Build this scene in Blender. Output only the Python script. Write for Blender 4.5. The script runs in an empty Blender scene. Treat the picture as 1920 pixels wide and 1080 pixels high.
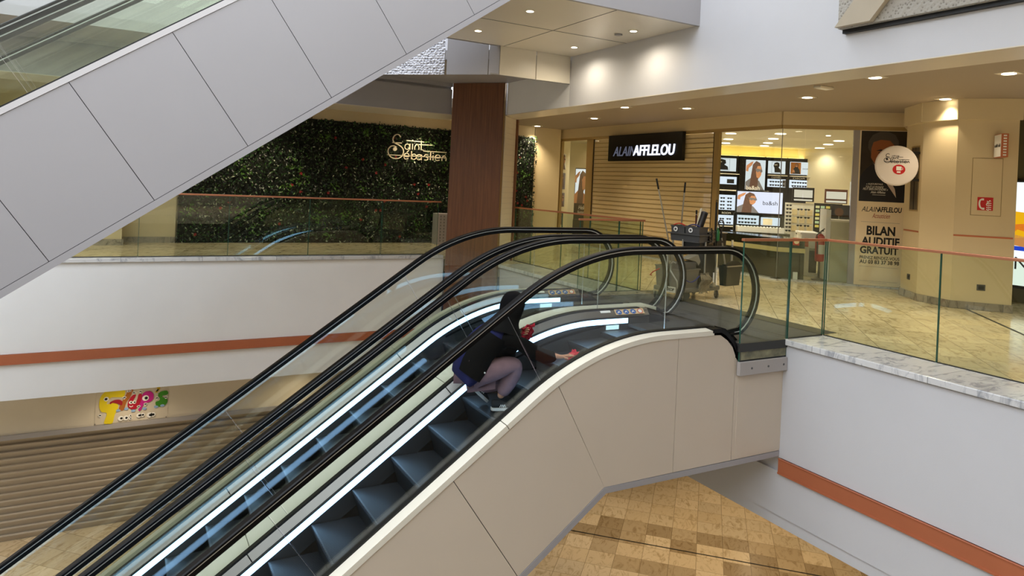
import bpy, math, random
from mathutils import Vector, Matrix
PI = math.pi
R = math.radians
scene = bpy.context.scene
COL = scene.collection
rnd = random.Random(7)

# ------------------------------------------------------------------ materials
def srgb(h):
    h = h.lstrip('#')
    o = []
    for i in (0, 2, 4):
        c = int(h[i:i+2], 16)/255
        o.append(c/12.92 if c <= .04045 else ((c+.055)/1.055)**2.4)
    return tuple(o)+(1,)

class NT:
    def __init__(s, name):
        s.m = bpy.data.materials.new(name); s.m.use_nodes = True
        s.n = s.m.node_tree.nodes; s.l = s.m.node_tree.links
        s.n.clear(); s.out = s.n.new('ShaderNodeOutputMaterial')
    def add(s, t, **k):
        n = s.n.new(t)
        for a, v in k.items():
            if a.startswith('_'): setattr(n, a[1:], v)
            else: n.inputs[a.replace('__', ' ')].default_value = v
        return n
    def link(s, a, ao, b, bi): s.l.new(a.outputs[ao], b.inputs[bi])

def pbr(name, col, rough=.5, metal=0., spec=.5, coat=0., noise=0., nscale=6., bump=0., bscale=40., emit=None, estr=0., sheen=0.):
    t = NT(name)
    b = t.add('ShaderNodeBsdfPrincipled', Base__Color=srgb(col) if isinstance(col, str) else col, Roughness=rough, Metallic=metal)
    b.inputs['Specular IOR Level'].default_value = spec
    b.inputs['Coat Weight'].default_value = coat
    b.inputs['Sheen Weight'].default_value = sheen
    if emit:
        b.inputs['Emission Color'].default_value = srgb(emit); b.inputs['Emission Strength'].default_value = estr
    t.link(b, 'BSDF', t.out, 'Surface')
    if noise or bump:
        tc = t.add('ShaderNodeTexCoord')
    if noise:
        nz = t.add('ShaderNodeTexNoise', Scale=nscale, Detail=5.)
        t.link(tc, 'Object', nz, 'Vector')
        mx = t.add('ShaderNodeMix', _data_type='RGBA', _blend_type='MULTIPLY')
        mx.inputs[0].default_value = 1.
        c = srgb(col) if isinstance(col, str) else col
        mx.inputs[6].default_value = c
        mr = t.add('ShaderNodeMapRange'); mr.inputs[1].default_value = .3; mr.inputs[2].default_value = .7
        mr.inputs[3].default_value = 1-noise; mr.inputs[4].default_value = 1+noise*.4
        t.link(nz, 'Fac', mr, 0)
        t.link(mr, 0, mx, 7); t.link(mx, 2, b, 'Base Color')
    if bump:
        n2 = t.add('ShaderNodeTexNoise', Scale=bscale, Detail=4.)
        t.link(tc, 'Object', n2, 'Vector')
        bp = t.add('ShaderNodeBump', Strength=bump, Distance=.01)
        t.link(n2, 'Fac', bp, 'Height'); t.link(bp, 'Normal', b, 'Normal')
    return t.m

def emis(name, col, strength):
    t = NT(name); e = t.add('ShaderNodeEmission', Color=srgb(col), Strength=strength)
    t.link(e, 'Emission', t.out, 'Surface'); return t.m

def glassmat(name, tint, ior=1.45, boost=1.0):
    t = NT(name)
    tr = t.add('ShaderNodeBsdfTransparent', Color=srgb(tint))
    gl = t.add('ShaderNodeBsdfGlossy', Color=(1, 1, 1, 1), Roughness=0.)
    fr = t.add('ShaderNodeFresnel', IOR=ior)
    ge = t.add('ShaderNodeNewGeometry')          # a thin pane: both faces reflect as a front face does
    mi = t.add('ShaderNodeMapRange'); mi.inputs[3].default_value = ior; mi.inputs[4].default_value = 1/ior
    t.link(ge, 'Backfacing', mi, 0); t.link(mi, 0, fr, 'IOR')
    mu = t.add('ShaderNodeMath', _operation='MULTIPLY'); mu.inputs[1].default_value = boost
    mx = t.add('ShaderNodeMixShader')
    t.link(fr, 0, mu, 0); t.link(mu, 0, mx, 0); t.link(tr, 0, mx, 1); t.link(gl, 0, mx, 2); t.link(mx, 0, t.out, 'Surface')
    return t.m

def marble_floor(name, c1, c2, vein, size=.45, rot=45., off=(0, 0), rough=.18, mortar='#8a7a5e', bands=None):
    t = NT(name); tc = t.add('ShaderNodeTexCoord')
    mp = t.add('ShaderNodeMapping'); mp.inputs['Rotation'].default_value = (0, 0, R(rot)); mp.inputs['Location'].default_value = (off[0], off[1], 0)
    t.link(tc, 'Object', mp, 'Vector')
    br = t.add('ShaderNodeTexBrick', _offset=0., _squash=1.)
    br.inputs['Scale'].default_value = 1.; br.inputs['Brick Width'].default_value = size; br.inputs['Row Height'].default_value = size
    br.inputs['Mortar Size'].default_value = .004; br.inputs['Mortar Smooth'].default_value = .2
    br.inputs['Color1'].default_value = srgb(c1); br.inputs['Color2'].default_value = srgb(c2); br.inputs['Mortar'].default_value = srgb(mortar)
    t.link(mp, 'Vector', br, 'Vector')
    # per tile cell id -> random tone
    sc = t.add('ShaderNodeVectorMath', _operation='SCALE'); sc.inputs['Scale'].default_value = 1/size
    t.link(mp, 'Vector', sc, 0)
    fl = t.add('ShaderNodeVectorMath', _operation='FLOOR'); t.link(sc, 0, fl, 0)
    wn = t.add('ShaderNodeTexWhiteNoise', _noise_dimensions='2D'); t.link(fl, 0, wn, 'Vector')
    off_ = t.add('ShaderNodeVectorMath', _operation='SCALE'); off_.inputs['Scale'].default_value = 7.
    t.link(wn, 'Color', off_, 0)
    ad = t.add('ShaderNodeVectorMath', _operation='ADD'); t.link(mp, 'Vector', ad, 0); t.link(off_, 0, ad, 1)
    st = t.add('ShaderNodeMapping'); st.inputs['Scale'].default_value = (1.3, 3.2, 1); t.link(ad, 0, st, 'Vector')
    nz = t.add('ShaderNodeTexNoise', Scale=2.2, Detail=9., Roughness=.68, Distortion=1.6); t.link(st, 0, nz, 'Vector')
    cr = t.add('ShaderNodeValToRGB')
    e = cr.color_ramp.elements
    e[0].position = .36; e[0].color = (0, 0, 0, 1); e[1].position = .5; e[1].color = (1, 1, 1, 1)
    t.link(nz, 'Fac', cr, 0)
    mx = t.add('ShaderNodeMix', _data_type='RGBA')
    mx.inputs[6].default_value = srgb(vein)
    t.link(cr, 0, mx, 0); t.link(br, 'Color', mx, 7)
    m2 = t.add('ShaderNodeMix', _data_type='RGBA', _blend_type='MULTIPLY'); m2.inputs[0].default_value = 1.
    mr = t.add('ShaderNodeMapRange'); mr.inputs[3].default_value = .86; mr.inputs[4].default_value = 1.06
    t.link(wn, 'Value', mr, 0); t.link(mx, 2, m2, 6); t.link(mr, 0, m2, 7)
    last = m2
    if bands:
        # bands: list of (lo, hi, tile random share, colour) measured along mapped y
        sx = t.add('ShaderNodeSeparateXYZ'); t.link(mp, 0, sx, 0)
        for lo, hi, share, colr in bands:
            g1 = t.add('ShaderNodeMath', _operation='GREATER_THAN'); g1.inputs[1].default_value = lo; t.link(sx, 0, g1, 0)
            g2 = t.add('ShaderNodeMath', _operation='LESS_THAN'); g2.inputs[1].default_value = hi; t.link(sx, 0, g2, 0)
            g3 = t.add('ShaderNodeMath', _operation='LESS_THAN'); g3.inputs[1].default_value = share; t.link(wn, 'Value', g3, 0)
            a = t.add('ShaderNodeMath', _operation='MULTIPLY'); t.link(g1, 0, a, 0); t.link(g2, 0, a, 1)
            b_ = t.add('ShaderNodeMath', _operation='MULTIPLY'); t.link(a, 0, b_, 0); t.link(g3, 0, b_, 1)
            m3 = t.add('ShaderNodeMix', _data_type='RGBA', _blend_type='MULTIPLY'); m3.inputs[7].default_value = srgb(colr)
            t.link(b_, 0, m3, 0); t.link(last, 2, m3, 6); last = m3
    b = t.add('ShaderNodeBsdfPrincipled', Roughness=rough); b.inputs['Specular IOR Level'].default_value = .6
    t.link(last, 2, b, 'Base Color'); t.link(b, 0, t.out, 0)
    return t.m

def stripes(name, c1, c2, axis='Z', period=.1, duty=.5, rough=.5, metal=0., bump=.0, rot=0.):
    """fine parallel grooves that belong to the surface itself"""
    t = NT(name); tc = t.add('ShaderNodeTexCoord'); sx = t.add('ShaderNodeSeparateXYZ')
    mp = t.add('ShaderNodeMapping'); mp.inputs['Rotation'].default_value = (0, 0, R(rot))
    t.link(tc, 'Object', mp, 0); t.link(mp, 0, sx, 0)
    m = t.add('ShaderNodeMath', _operation='MULTIPLY'); m.inputs[1].default_value = 1/period
    t.link(sx, axis, m, 0)
    f = t.add('ShaderNodeMath', _operation='FRACT'); t.link(m, 0, f, 0)
    g = t.add('ShaderNodeMath', _operation='GREATER_THAN'); g.inputs[1].default_value = duty; t.link(f, 0, g, 0)
    mx = t.add('ShaderNodeMix', _data_type='RGBA'); mx.inputs[6].default_value = srgb(c1); mx.inputs[7].default_value = srgb(c2)
    t.link(g, 0, mx, 0)
    b = t.add('ShaderNodeBsdfPrincipled', Roughness=rough, Metallic=metal)
    t.link(mx, 2, b, 'Base Color'); t.link(b, 0, t.out, 0)
    if bump:
        bp = t.add('ShaderNodeBump', Strength=bump, Distance=.004); t.link(g, 0, bp, 'Height'); t.link(bp, 0, b, 'Normal')
    return t.m

def dimpled(name, col, dark, scale=22., rough=.5, metal=0., dist=.01, rnd=.55):
    t = NT(name); tc = t.add('ShaderNodeTexCoord')
    v = t.add('ShaderNodeTexVoronoi', Scale=scale, Randomness=rnd); t.link(tc, 'Object', v, 'Vector')
    cr = t.add('ShaderNodeValToRGB'); e = cr.color_ramp.elements
    e[0].position = .2; e[0].color = srgb(dark); e[1].position = .42; e[1].color = srgb(col)
    t.link(v, 'Distance', cr, 0)
    b = t.add('ShaderNodeBsdfPrincipled', Roughness=rough, Metallic=metal)
    t.link(cr, 0, b, 'Base Color')
    bp = t.add('ShaderNodeBump', Strength=.8, Distance=dist); t.link(v, 'Distance', bp, 'Height'); t.link(bp, 0, b, 'Normal')
    t.link(b, 0, t.out, 0); return t.m

def wood(name, c1, c2, rough=.45):
    t = NT(name); tc = t.add('ShaderNodeTexCoord'); mp = t.add('ShaderNodeMapping'); mp.inputs['Scale'].default_value = (14, 14, .55)
    t.link(tc, 'Object', mp, 0)
    n = t.add('ShaderNodeTexNoise', Scale=2.2, Detail=6., Roughness=.65, Distortion=.4); t.link(mp, 0, n, 'Vector')
    cr = t.add('ShaderNodeValToRGB'); e = cr.color_ramp.elements
    e[0].position = .3; e[0].color = srgb(c1); e[1].position = .7; e[1].color = srgb(c2)
    t.link(n, 0, cr, 0)
    b = t.add('ShaderNodeBsdfPrincipled', Roughness=rough); t.link(cr, 0, b, 'Base Color'); t.link(b, 0, t.out, 0)
    return t.m

def leafy(name):
    t = NT(name); g = t.add('ShaderNodeNewGeometry'); cr = t.add('ShaderNodeValToRGB')
    cr.color_ramp.interpolation = 'CONSTANT'
    e = cr.color_ramp.elements
    e[0].position = 0; e[0].color = srgb('#0a1a0a'); e[1].position = .3; e[1].color = srgb('#122a12')
    for p, c in ((.52, '#0b180b'), (.68, '#22441a'), (.84, '#305a20'), (.955, '#a3ad92')):  # palest tone paints glossy highlights onto a few leaves
        k = cr.color_ramp.elements.new(p); k.color = srgb(c)
    t.link(g, 'Random Per Island', cr, 0)
    b = t.add('ShaderNodeBsdfPrincipled', Roughness=.38); t.link(cr, 0, b, 'Base Color'); t.link(b, 0, t.out, 0)
    return t.m

M = {}
M['white_wall_dimmed'] = pbr('white wall paint darkened for light', '#cfcfd3', .55, noise=.03, nscale=1.5, bump=.08, bscale=180)  # darker copy of the white paint, standing for less light on the right
M['white_wall'] = pbr('white wall paint', '#f0f0f1', .55, noise=.03, nscale=1.5, bump=.08, bscale=180)  # lighter copy, raised to stand for more light on the far walls
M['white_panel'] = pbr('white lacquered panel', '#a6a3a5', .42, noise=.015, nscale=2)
M['beige_panel'] = pbr('beige lacquered panel', '#d6c8b6', .36, noise=.02, nscale=2)
M['white_cap'] = pbr('white lacquered capping', '#cbc8c8', .35)
M['deck_cream'] = pbr('cream middle deck lacquer', '#f6f4ec', .25)
M['cap_cream'] = pbr('cream lacquered capping', '#ece6d6', .3)
M['cream_wall'] = pbr('cream wall paint', '#dac9a4', .6, noise=.03, nscale=1.2)
M['cream_panel'] = pbr('cream laminate panel', '#d9d0bf', .3, noise=.03, nscale=3)
M['ceil_tile'] = stripes('perforated ceiling tile', '#a89c8c', '#978b7b', 'X', .028, .55, .8, rot=20)
M['soffit'] = pbr('cream soffit laminate', '#eae2d2', .28, noise=.03, nscale=1)
M['copper'] = pbr('brushed copper trim', '#c47552', .42, .35, noise=.06, nscale=3)
M['copper_rail'] = pbr('copper handrail', '#cf8a68', .3, .6)
M['floor'] = marble_floor('tan marble tiles', '#eadcbc', '#e2d2ae', '#b8a684', .45, -45, rough=.13)
M['floor_low'] = marble_floor('tan and grey marble tiles', '#dccaaa', '#d5c09c', '#b9a37f', .46, -45, (.0, .05), .22,
                              bands=((11.96, 13.80, .55, '#e6e2dc'), (12.42, 13.80, .8, '#e0dcd6')))
M['marble'] = marble_floor('veined white marble', '#dcdcdc', '#d2d2d3', '#a2a4aa', 1.2, 0, rough=.15, mortar='#9a9a9a')
M['marble_grey'] = marble_floor('grey veined marble', '#a79e90', '#9c9386', '#6d675e', .9, 0, rough=.25, mortar='#6a6a6a')
M['glass'] = glassmat('clear safety glass', '#fbfdfb', 1.5)
M['glass_green'] = glassmat('green tinted balustrade glass', '#f3f8f0', 1.5)
M['glass_esc'] = glassmat('escalator balustrade glass', '#f9fbf7', 1.5)
M['glass_edge'] = pbr('polished green glass edge', '#2f5a4c', .15)
M['rubber'] = pbr('black handrail rubber', '#08080a', .42, spec=.25)
M['guide'] = pbr('pale handrail guide', '#e2e2e0', .35, .1)
M['hall_dark'] = pbr('unseen dark reflection wall', '#3d3933', .4)
M['grey_hall'] = pbr('grey brown hall finish', '#aba59b', .7)
M['black'] = pbr('black seal', '#0a0a0b', .5)
M['steel'] = pbr('brushed stainless steel', '#8f8d8b', .36, .8, noise=.05, nscale=3)
M['steel_br'] = pbr('polished steel guide', '#e4e4e4', .2, .9)
M['steel_dk'] = pbr('dark brushed steel', '#6a6a6c', .33, .85)
M['skirt'] = pbr('dark skirt panel', '#33363b', .3, .6)
M['tread'] = stripes('ribbed step tread', '#34363b', '#131416', 'Y', .011, .5, .42, .3, .5)
M['riser'] = stripes('ribbed step riser', '#1c1d20', '#0d0e10', 'Y', .011, .5, .5, .2, .5)
M['plate'] = stripes('ribbed landing plate', '#4a4a49', '#3c3c3b', 'Y', .02, .5, .45, .3, .3)
M['led'] = emis('cool white led tube', '#9accff', 4.0)
M['led_blue'] = emis('blue white comb light', '#bfe6f5', 1.0)
M['lamp'] = emis('downlight lens', '#fff0d0', 8.)
M['lamp_cool'] = emis('shop downlight lens', '#fff6e4', 5.)
M['concrete'] = dimpled('bush hammered concrete', '#b0aba2', '#8a857c', 34., .9, dist=.012, rnd=1.)
M['perf'] = dimpled('dimpled aluminium sheet', '#d2d2d8', '#6c6c76', 26., .35, .3, .02)
M['wood'] = wood('walnut veneer', '#5c371f', '#7f502e')
M['bracket'] = pbr('grey painted steel', '#b3adaa', .5)
M['stain'] = pbr('stained plaster edge', '#a59a7c', .8, noise=.6, nscale=9)
M['dark'] = pbr('near black lacquer', '#141210', .3)
M['dark_green_glass'] = pbr('smoked plinth panel', '#2b2a1e', .12)
M['white'] = pbr('plain white', '#f2f2f0', .5)
M['paper'] = pbr('poster paper', '#f6e6c6', .5)
M['ink'] = pbr('black ink', '#121316', .5)
M['navy_ink'] = pbr('navy print', '#10131d', .45)
M['red'] = pbr('signal red', '#c41a20', .45)
M['leaf'] = leafy('mixed artificial leaves')
M['leaf_lime'] = pbr('lime green fern', '#44701c', .45)
M['flower'] = pbr('red petals', '#8e2222', .5)
M['backing'] = pbr('dark planting mat', '#0c120b', .9)
M['letter'] = pbr('cream letter metal', '#eadfc4', .35, .1)
M['shutter'] = pbr('shutter slat', '#c9b58c', .4, .2)
M['shutter_grey'] = pbr('grey steel shutter slat', '#b3a794', .42, .15)
M['brass_frame'] = pbr('champagne aluminium frame', '#b49b6a', .38, .4)
M['grey_plastic'] = pbr('grey cart plastic', '#4b4b4d', .45)
M['grey_plastic2'] = pbr('lighter grey bucket plastic', '#6b6860', .5)
M['black_plastic'] = pbr('black plastic', '#17181a', .4)
M['alu'] = pbr('aluminium tube', '#b9b7b0', .3, .8)

# ------------------------------------------------------------------ mesh builder
class MB:
    def __init__(s): s.v = []; s.f = []; s.mi = []; s.cur = 0
    def add(s, vs, fs):
        b = len(s.v); s.v += [tuple(v) for v in vs]
        for f in fs: s.f.append([i+b for i in f]); s.mi.append(s.cur)
        return s
    def m(s, i): s.cur = i; return s
    def box(s, lo, hi):
        x0, y0, z0 = lo; x1, y1, z1 = hi
        return s.add([(x0,y0,z0),(x1,y0,z0),(x1,y1,z0),(x0,y1,z0),(x0,y0,z1),(x1,y0,z1),(x1,y1,z1),(x0,y1,z1)],
                     [(0,3,2,1),(4,5,6,7),(0,1,5,4),(1,2,6,5),(2,3,7,6),(3,0,4,7)])
    def prism(s, pts, ext):
        """planar polygon pts (3d) extruded by vector ext"""
        n = len(pts); e = Vector(ext)
        vs = [Vector(p) for p in pts]+[Vector(p)+e for p in pts]
        return s.add(vs, [list(range(n))[::-1], list(range(n, 2*n))]+[(i, (i+1) % n, n+(i+1) % n, n+i) for i in range(n)])
    def fbox(s, F, u0, u1, v0, v1, n0, n1):
        p = [F(u, v, n) for n in (n0, n1) for u, v in ((u0,v0),(u1,v0),(u1,v1),(u0,v1))]
        return s.add(p, [(0,3,2,1),(4,5,6,7),(0,1,5,4),(1,2,6,5),(2,3,7,6),(3,0,4,7)])
    def fpoly(s, F, pts, n0, n1):
        a = [F(u, v, n0) for u, v in pts]; b = [F(u, v, n1) for u, v in pts]; n = len(pts)
        return s.add(a+b, [list(range(n))[::-1], list(range(n, 2*n))]+[(i, (i+1) % n, n+(i+1) % n, n+i) for i in range(n)])
    def tube(s, pts, r, seg=8, closed=False, cap=True):
        pts = [Vector(p) for p in pts]; n = len(pts); rr = r if isinstance(r, (list, tuple)) else [r]*n
        up = None; rings = []
        for i, p in enumerate(pts):
            if closed: d = pts[(i+1) % n]-pts[i-1]
            else: d = pts[min(i+1, n-1)]-pts[max(i-1, 0)]
            d.normalize()
            if up is None:
                up = Vector((0, 0, 1)) if abs(d.z) < .9 else Vector((1, 0, 0))
            a = up-d*up.dot(d)
            if a.length < 1e-5: a = d.orthogonal()
            a.normalize(); b = d.cross(a); up = a
            rings.append([p+(a*math.cos(2*PI*k/seg)+b*math.sin(2*PI*k/seg))*rr[i] for k in range(seg)])
        vs = [v for r_ in rings for v in r_]; fs = []
        for i in range(n if closed else n-1):
            j = (i+1) % n
            for k in range(seg):
                k2 = (k+1) % seg; fs.append((i*seg+k, i*seg+k2, j*seg+k2, j*seg+k))
        if cap and not closed: fs += [list(range(seg))[::-1], [(n-1)*seg+k for k in range(seg)]]
        return s.add(vs, fs)
    def lathe(s, prof, c=(0, 0, 0), seg=20, axis='Z', a0=0, a1=2*PI):
        """prof: (r, h)"""
        full = abs(a1-a0-2*PI) < 1e-6; m = seg if full else seg+1; vs = []
        for r, h in prof:
            for k in range(m):
                a = a0+(a1-a0)*k/seg; x, y = r*math.cos(a), r*math.sin(a)
                p = {'Z': (x, y, h), 'X': (h, x, y), 'Y': (x, h, y)}[axis]
                vs.append((c[0]+p[0], c[1]+p[1], c[2]+p[2]))
        fs = []
        for i in range(len(prof)-1):
            for k in range(seg):
                k2 = (k+1) % m if full else k+1
                fs.append((i*m+k, i*m+k2, (i+1)*m+k2, (i+1)*m+k))
        return s.add(vs, fs)
    def disc(s, F, u, v, r, n0, n1, seg=20, ry=None, a0=0., a1=2*PI):
        ry = ry or r
        return s.fpoly(F, [(u+r*math.cos(a0+(a1-a0)*k/seg), v+ry*math.sin(a0+(a1-a0)*k/seg)) for k in range(seg)], n0, n1)
    def stroke(s, F, pts, w, n0, n1, closed=False):
        """flat ribbon of width w following pts in frame F"""
        n = len(pts); L = []; Rr = []
        for i in range(n):
            if closed: a = pts[i-1]; b = pts[(i+1) % n]
            else: a = pts[max(i-1, 0)]; b = pts[min(i+1, n-1)]
            dx, dy = b[0]-a[0], b[1]-a[1]; l = math.hypot(dx, dy) or 1
            nx, ny = -dy/l*w/2, dx/l*w/2
            L.append((pts[i][0]+nx, pts[i][1]+ny)); Rr.append((pts[i][0]-nx, pts[i][1]-ny))
        m = n if closed else n-1
        vs = []
        for i in range(n): vs += [F(*L[i], n0), F(*Rr[i], n0), F(*L[i], n1), F(*Rr[i], n1)]
        fs = []
        for i in range(m):
            a = 4*i; b = 4*((i+1) % n)
            fs += [(a+2, a+3, b+3, b+2), (a, b, b+1, a+1), (a, a+2, b+2, b), (a+1, b+1, b+3, a+3)]
        if not closed: fs += [(0, 1, 3, 2), (4*n-4, 4*n-2, 4*n-1, 4*n-3)]
        return s.add(vs, fs)
    def text(s, F, txt, u0, u1, v0, v1, n0, n1, shear=0., bold=0., space=1.):
        cu = bpy.data.curves.new('lettering', 'FONT'); cu.body = txt; cu.shear = shear; cu.offset = bold; cu.space_character = space
        cu.resolution_u = 3
        ob = bpy.data.objects.new('lettering', cu); COL.objects.link(ob)
        dg = bpy.context.evaluated_depsgraph_get(); me = bpy.data.meshes.new_from_object(ob.evaluated_get(dg))
        vs = [v.co.copy() for v in me.vertices]; fs = [list(p.vertices) for p in me.polygons]
        bpy.data.objects.remove(ob); bpy.data.curves.remove(cu)
        if not vs: bpy.data.meshes.remove(me); return s
        x0 = min(v.x for v in vs); x1 = max(v.x for v in vs); y0 = min(v.y for v in vs); y1 = max(v.y for v in vs)
        def mp(v, n): return F(u0+(v.x-x0)/(x1-x0)*(u1-u0), v0+(v.y-y0)/(y1-y0)*(v1-v0), n)
        # rim from boundary edges
        cnt = {}
        for f in fs:
            for i in range(len(f)):
                a, b = f[i], f[(i+1) % len(f)]; k = (min(a, b), max(a, b)); cnt.setdefault(k, []).append((a, b))
        N = len(vs); out = fs+[]
        for k, l in cnt.items():
            if len(l) == 1: a, b = l[0]; out.append([b, a, a+N, b+N])
        s.add([mp(v, n1) for v in vs]+[mp(v, n0) for v in vs], out)
        bpy.data.meshes.remove(me); return s

def frame(o, u, n=None, v=(0, 0, 1)):
    o = Vector(o); u = Vector(u).normalized(); v = Vector(v).normalized()
    n = Vector(n).normalized() if n is not None else u.cross(v)
    return lambda a, b, c=0.: o+u*a+v*b+n*c

def obj(name, mb, mats, parent=None, smooth=False, label=None, bevel=0.):
    me = bpy.data.meshes.new(name); me.from_pydata([tuple(v) for v in mb.v], [], mb.f)
    if not isinstance(mats, (list, tuple)): mats = [mats]
    for m in mats: me.materials.append(M[m] if isinstance(m, str) else m)
    me.polygons.foreach_set('material_index', mb.mi)
    if smooth: me.polygons.foreach_set('use_smooth', [True]*len(me.polygons))
    me.update()
    ob = bpy.data.objects.new(name, me); COL.objects.link(ob)
    if smooth and smooth != 'all':
        md = ob.modifiers.new('edges', 'EDGE_SPLIT'); md.split_angle = R(38)
    if bevel:
        md = ob.modifiers.new('bevel', 'BEVEL'); md.width = bevel; md.segments = 2; md.limit_method = 'ANGLE'; md.angle_limit = R(40)
    if parent:
        ob.parent = parent; ob.matrix_parent_inverse = Matrix.Translation(-Vector(parent.location))
    if label: ob['label'] = label
    return ob

def thing(name, label, cat, loc=(0, 0, 0), group=None):
    o = bpy.data.objects.new(name, None); o.empty_display_size = .1; COL.objects.link(o); o.location = loc
    o['label'] = label; o['category'] = cat
    if group: o['group'] = group
    return o
def tag(o, label, cat, group=None, kind=None):
    o['label'] = label; o['category'] = cat
    if group: o['group'] = group
    if kind: o['kind'] = kind
    return o
def struct(name, mb, mats, label=None, **k):
    o = obj(name, mb, mats, **k); o['kind'] = 'structure'
    if label: o['label'] = label
    return o
def dup(root, loc, label=None):
    r = root.copy(); COL.objects.link(r); d = Vector(loc)
    r.location = d
    if label: r['label'] = label
    for ch in list(root.children):
        c = ch.copy(); COL.objects.link(c); c.parent = r; c.matrix_parent_inverse = ch.matrix_parent_inverse.copy()
        for g in list(ch.children):
            e = g.copy(); COL.objects.link(e); e.parent = c; e.matrix_parent_inverse = g.matrix_parent_inverse.copy()
    return r
# ------------------------------------------------------------------ camera
def setup_camera():
    roll, yaw = R(2.65), R(29.1)
    F = Vector((math.sin(yaw), math.cos(yaw), 0)); Rt = Vector((math.cos(yaw), -math.sin(yaw), 0)); U = Vector((0, 0, 1))
    R2 = Rt*math.cos(roll)+U*math.sin(roll); U2 = -Rt*math.sin(roll)+U*math.cos(roll)
    cd = bpy.data.cameras.new('camera'); cd.sensor_width = 36; cd.lens = 1305/1920*36; cd.shift_y = -(540-346)/1920
    cd.clip_start = .05; cd.clip_end = 200
    c = bpy.data.objects.new('camera', cd); COL.objects.link(c)
    m = Matrix((R2, U2, -F)).transposed().to_4x4(); m.translation = Vector((0, 0, 1.55)); c.matrix_world = m
    scene.camera = c
setup_camera()

# ------------------------------------------------------------------ setting: floors
FL0 = -4.9       # lower level floor
CZ = 3.15        # corridor ceiling
b = MB()         # level-one slab with the opening of the atrium cut out
poly_r = [(6.38, -6), (19.5, -6), (19.5, 19), (6.38, 19)]
b.prism([(6.45, 11.82, 0), (6.45, -6, 0), (20, -6, 0), (20, 22, 0), (-12, 22, 0), (-12, 12.85, 0), (5.6, 12.85, 0), (5.72, 12.75, 0)], (0, 0, -.25))
struct('floor', b, 'floor')
b = MB(); b.box((-13, -7, FL0-.2), (20, 22, FL0)); struct('floor_lower', b, 'floor_low')
# the dark expansion joints let into both floors, at 45 degrees
b = MB(); b.prism([(7.0, 11.34, FL0+.001), (7.02, 11.36, FL0+.001), (12.02, 6.36, FL0+.001), (12.0, 6.34, FL0+.001)], (0, 0, .002))
struct('trim_1', b, 'black', label='dark expansion joint across the lower floor')
b = MB(); b.prism([(7.4, 2.09, .001), (7.425, 2.065, .001), (11.45, 6.1, .001), (11.425, 6.125, .001)], (0, 0, .002))
struct('trim_2', b, 'black', label='dark expansion joint across the upper marble floor')

# slab edge walls round the atrium
b = MB()
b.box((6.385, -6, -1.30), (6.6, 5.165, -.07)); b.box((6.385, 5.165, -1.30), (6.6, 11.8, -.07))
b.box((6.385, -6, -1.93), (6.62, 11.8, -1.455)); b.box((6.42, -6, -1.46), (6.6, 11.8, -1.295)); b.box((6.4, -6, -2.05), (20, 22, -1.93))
struct('wall_right', b, 'white_wall_dimmed', label='white slab edge wall below the right balcony')
b = MB(); b.box((6.36, -6, -1.455), (6.43, 5.165, -1.31)); b.box((6.352, -6, -1.47), (6.372, 5.165, -1.452)); b.box((6.352, -6, -1.31), (6.372, 5.165, -1.302))
struct('trim_3', b, 'copper', label='copper channel running along the right slab edge')
b = MB(); b.box((-12, 12.76, -1.35), (5.62, 13.0, .015)); b.box((-12, 12.8, -1.50), (5.62, 13.0, -1.34)); b.box((-12, 12.76, -1.975), (5.62, 13.0, -1.49))
b.box((-12, 12.76, -2.05), (5.62, 16, -1.975))
struct('wall_left', b, 'white_wall', label='white slab edge wall below the far balcony')
b = MB(); b.box((-12, 12.735, -1.495), (5.2, 12.8, -1.355)); b.box((-12, 12.725, -1.505), (5.2, 12.742, -1.49))
struct('trim_4', b, 'copper', label='copper channel running along the far slab edge')
# marble curbs under the glass
b = MB(); b.box((6.35, -6, -.06), (7.02, 5.165, .0045)); struct('trim_5', b, 'marble', label='veined marble edging under the right glass rail', bevel=.008)
b = MB(); b.box((6.35, 8.45, -.06), (7.02, 11.8, .0045)); struct('trim_6', b, 'marble', label='veined marble edging past the escalator landing', bevel=.008)
b = MB(); b.box((-12, 12.72, .02), (5.6, 12.98, .085)); struct('trim_7', b, 'marble', label='veined marble edging under the far glass rail', bevel=.008)

# lower level shop front behind the left balcony: sign band and roller shutter
YS = 14.15
def A_z(z13, Y): return z13
b = MB(); b.box((-12, YS, -3.09), (7.6, YS+.15, -1.9)); struct('wall_back', b, 'cream_panel', label='sign band above the lower roller shutter')
b = MB(); b.box((-12, YS-.03, -3.10), (7.6, YS, -3.02)); struct('trim_8', b, 'white_panel', label='pale rail along the foot of the sign band')
t_ = thing('roller_shutter', 'wide grey steel roller shutter closing the lower level shop', 'roller shutter', (0, YS+.2, FL0))
prof = []
z = -3.13
b = MB()
while z > FL0+.02:
    # each slat: a rounded lath
    pr = [(0, z), (.052, z-.004), (.054, z-.012), (.046, z-.03), (.030, z-.06), (.012, z-.09), (.0, z-.117)]
    n = len(pr); vs = []
    for (d, zz) in pr: vs += [(-12, YS+.22-d, zz), (7.6, YS+.22-d, zz)]
    b.add(vs, [(2*i, 2*i+1, 2*i+3, 2*i+2) for i in range(n-1)])
    obj('slat', b, 'shutter_grey', t_, smooth='all'); b = MB()
    z -= .118
b = MB(); b.box((-12, YS+.24, FL0), (7.6, YS+.26, -3.05)); obj('backing_sheet', b, 'steel_dk', t_)

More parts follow.
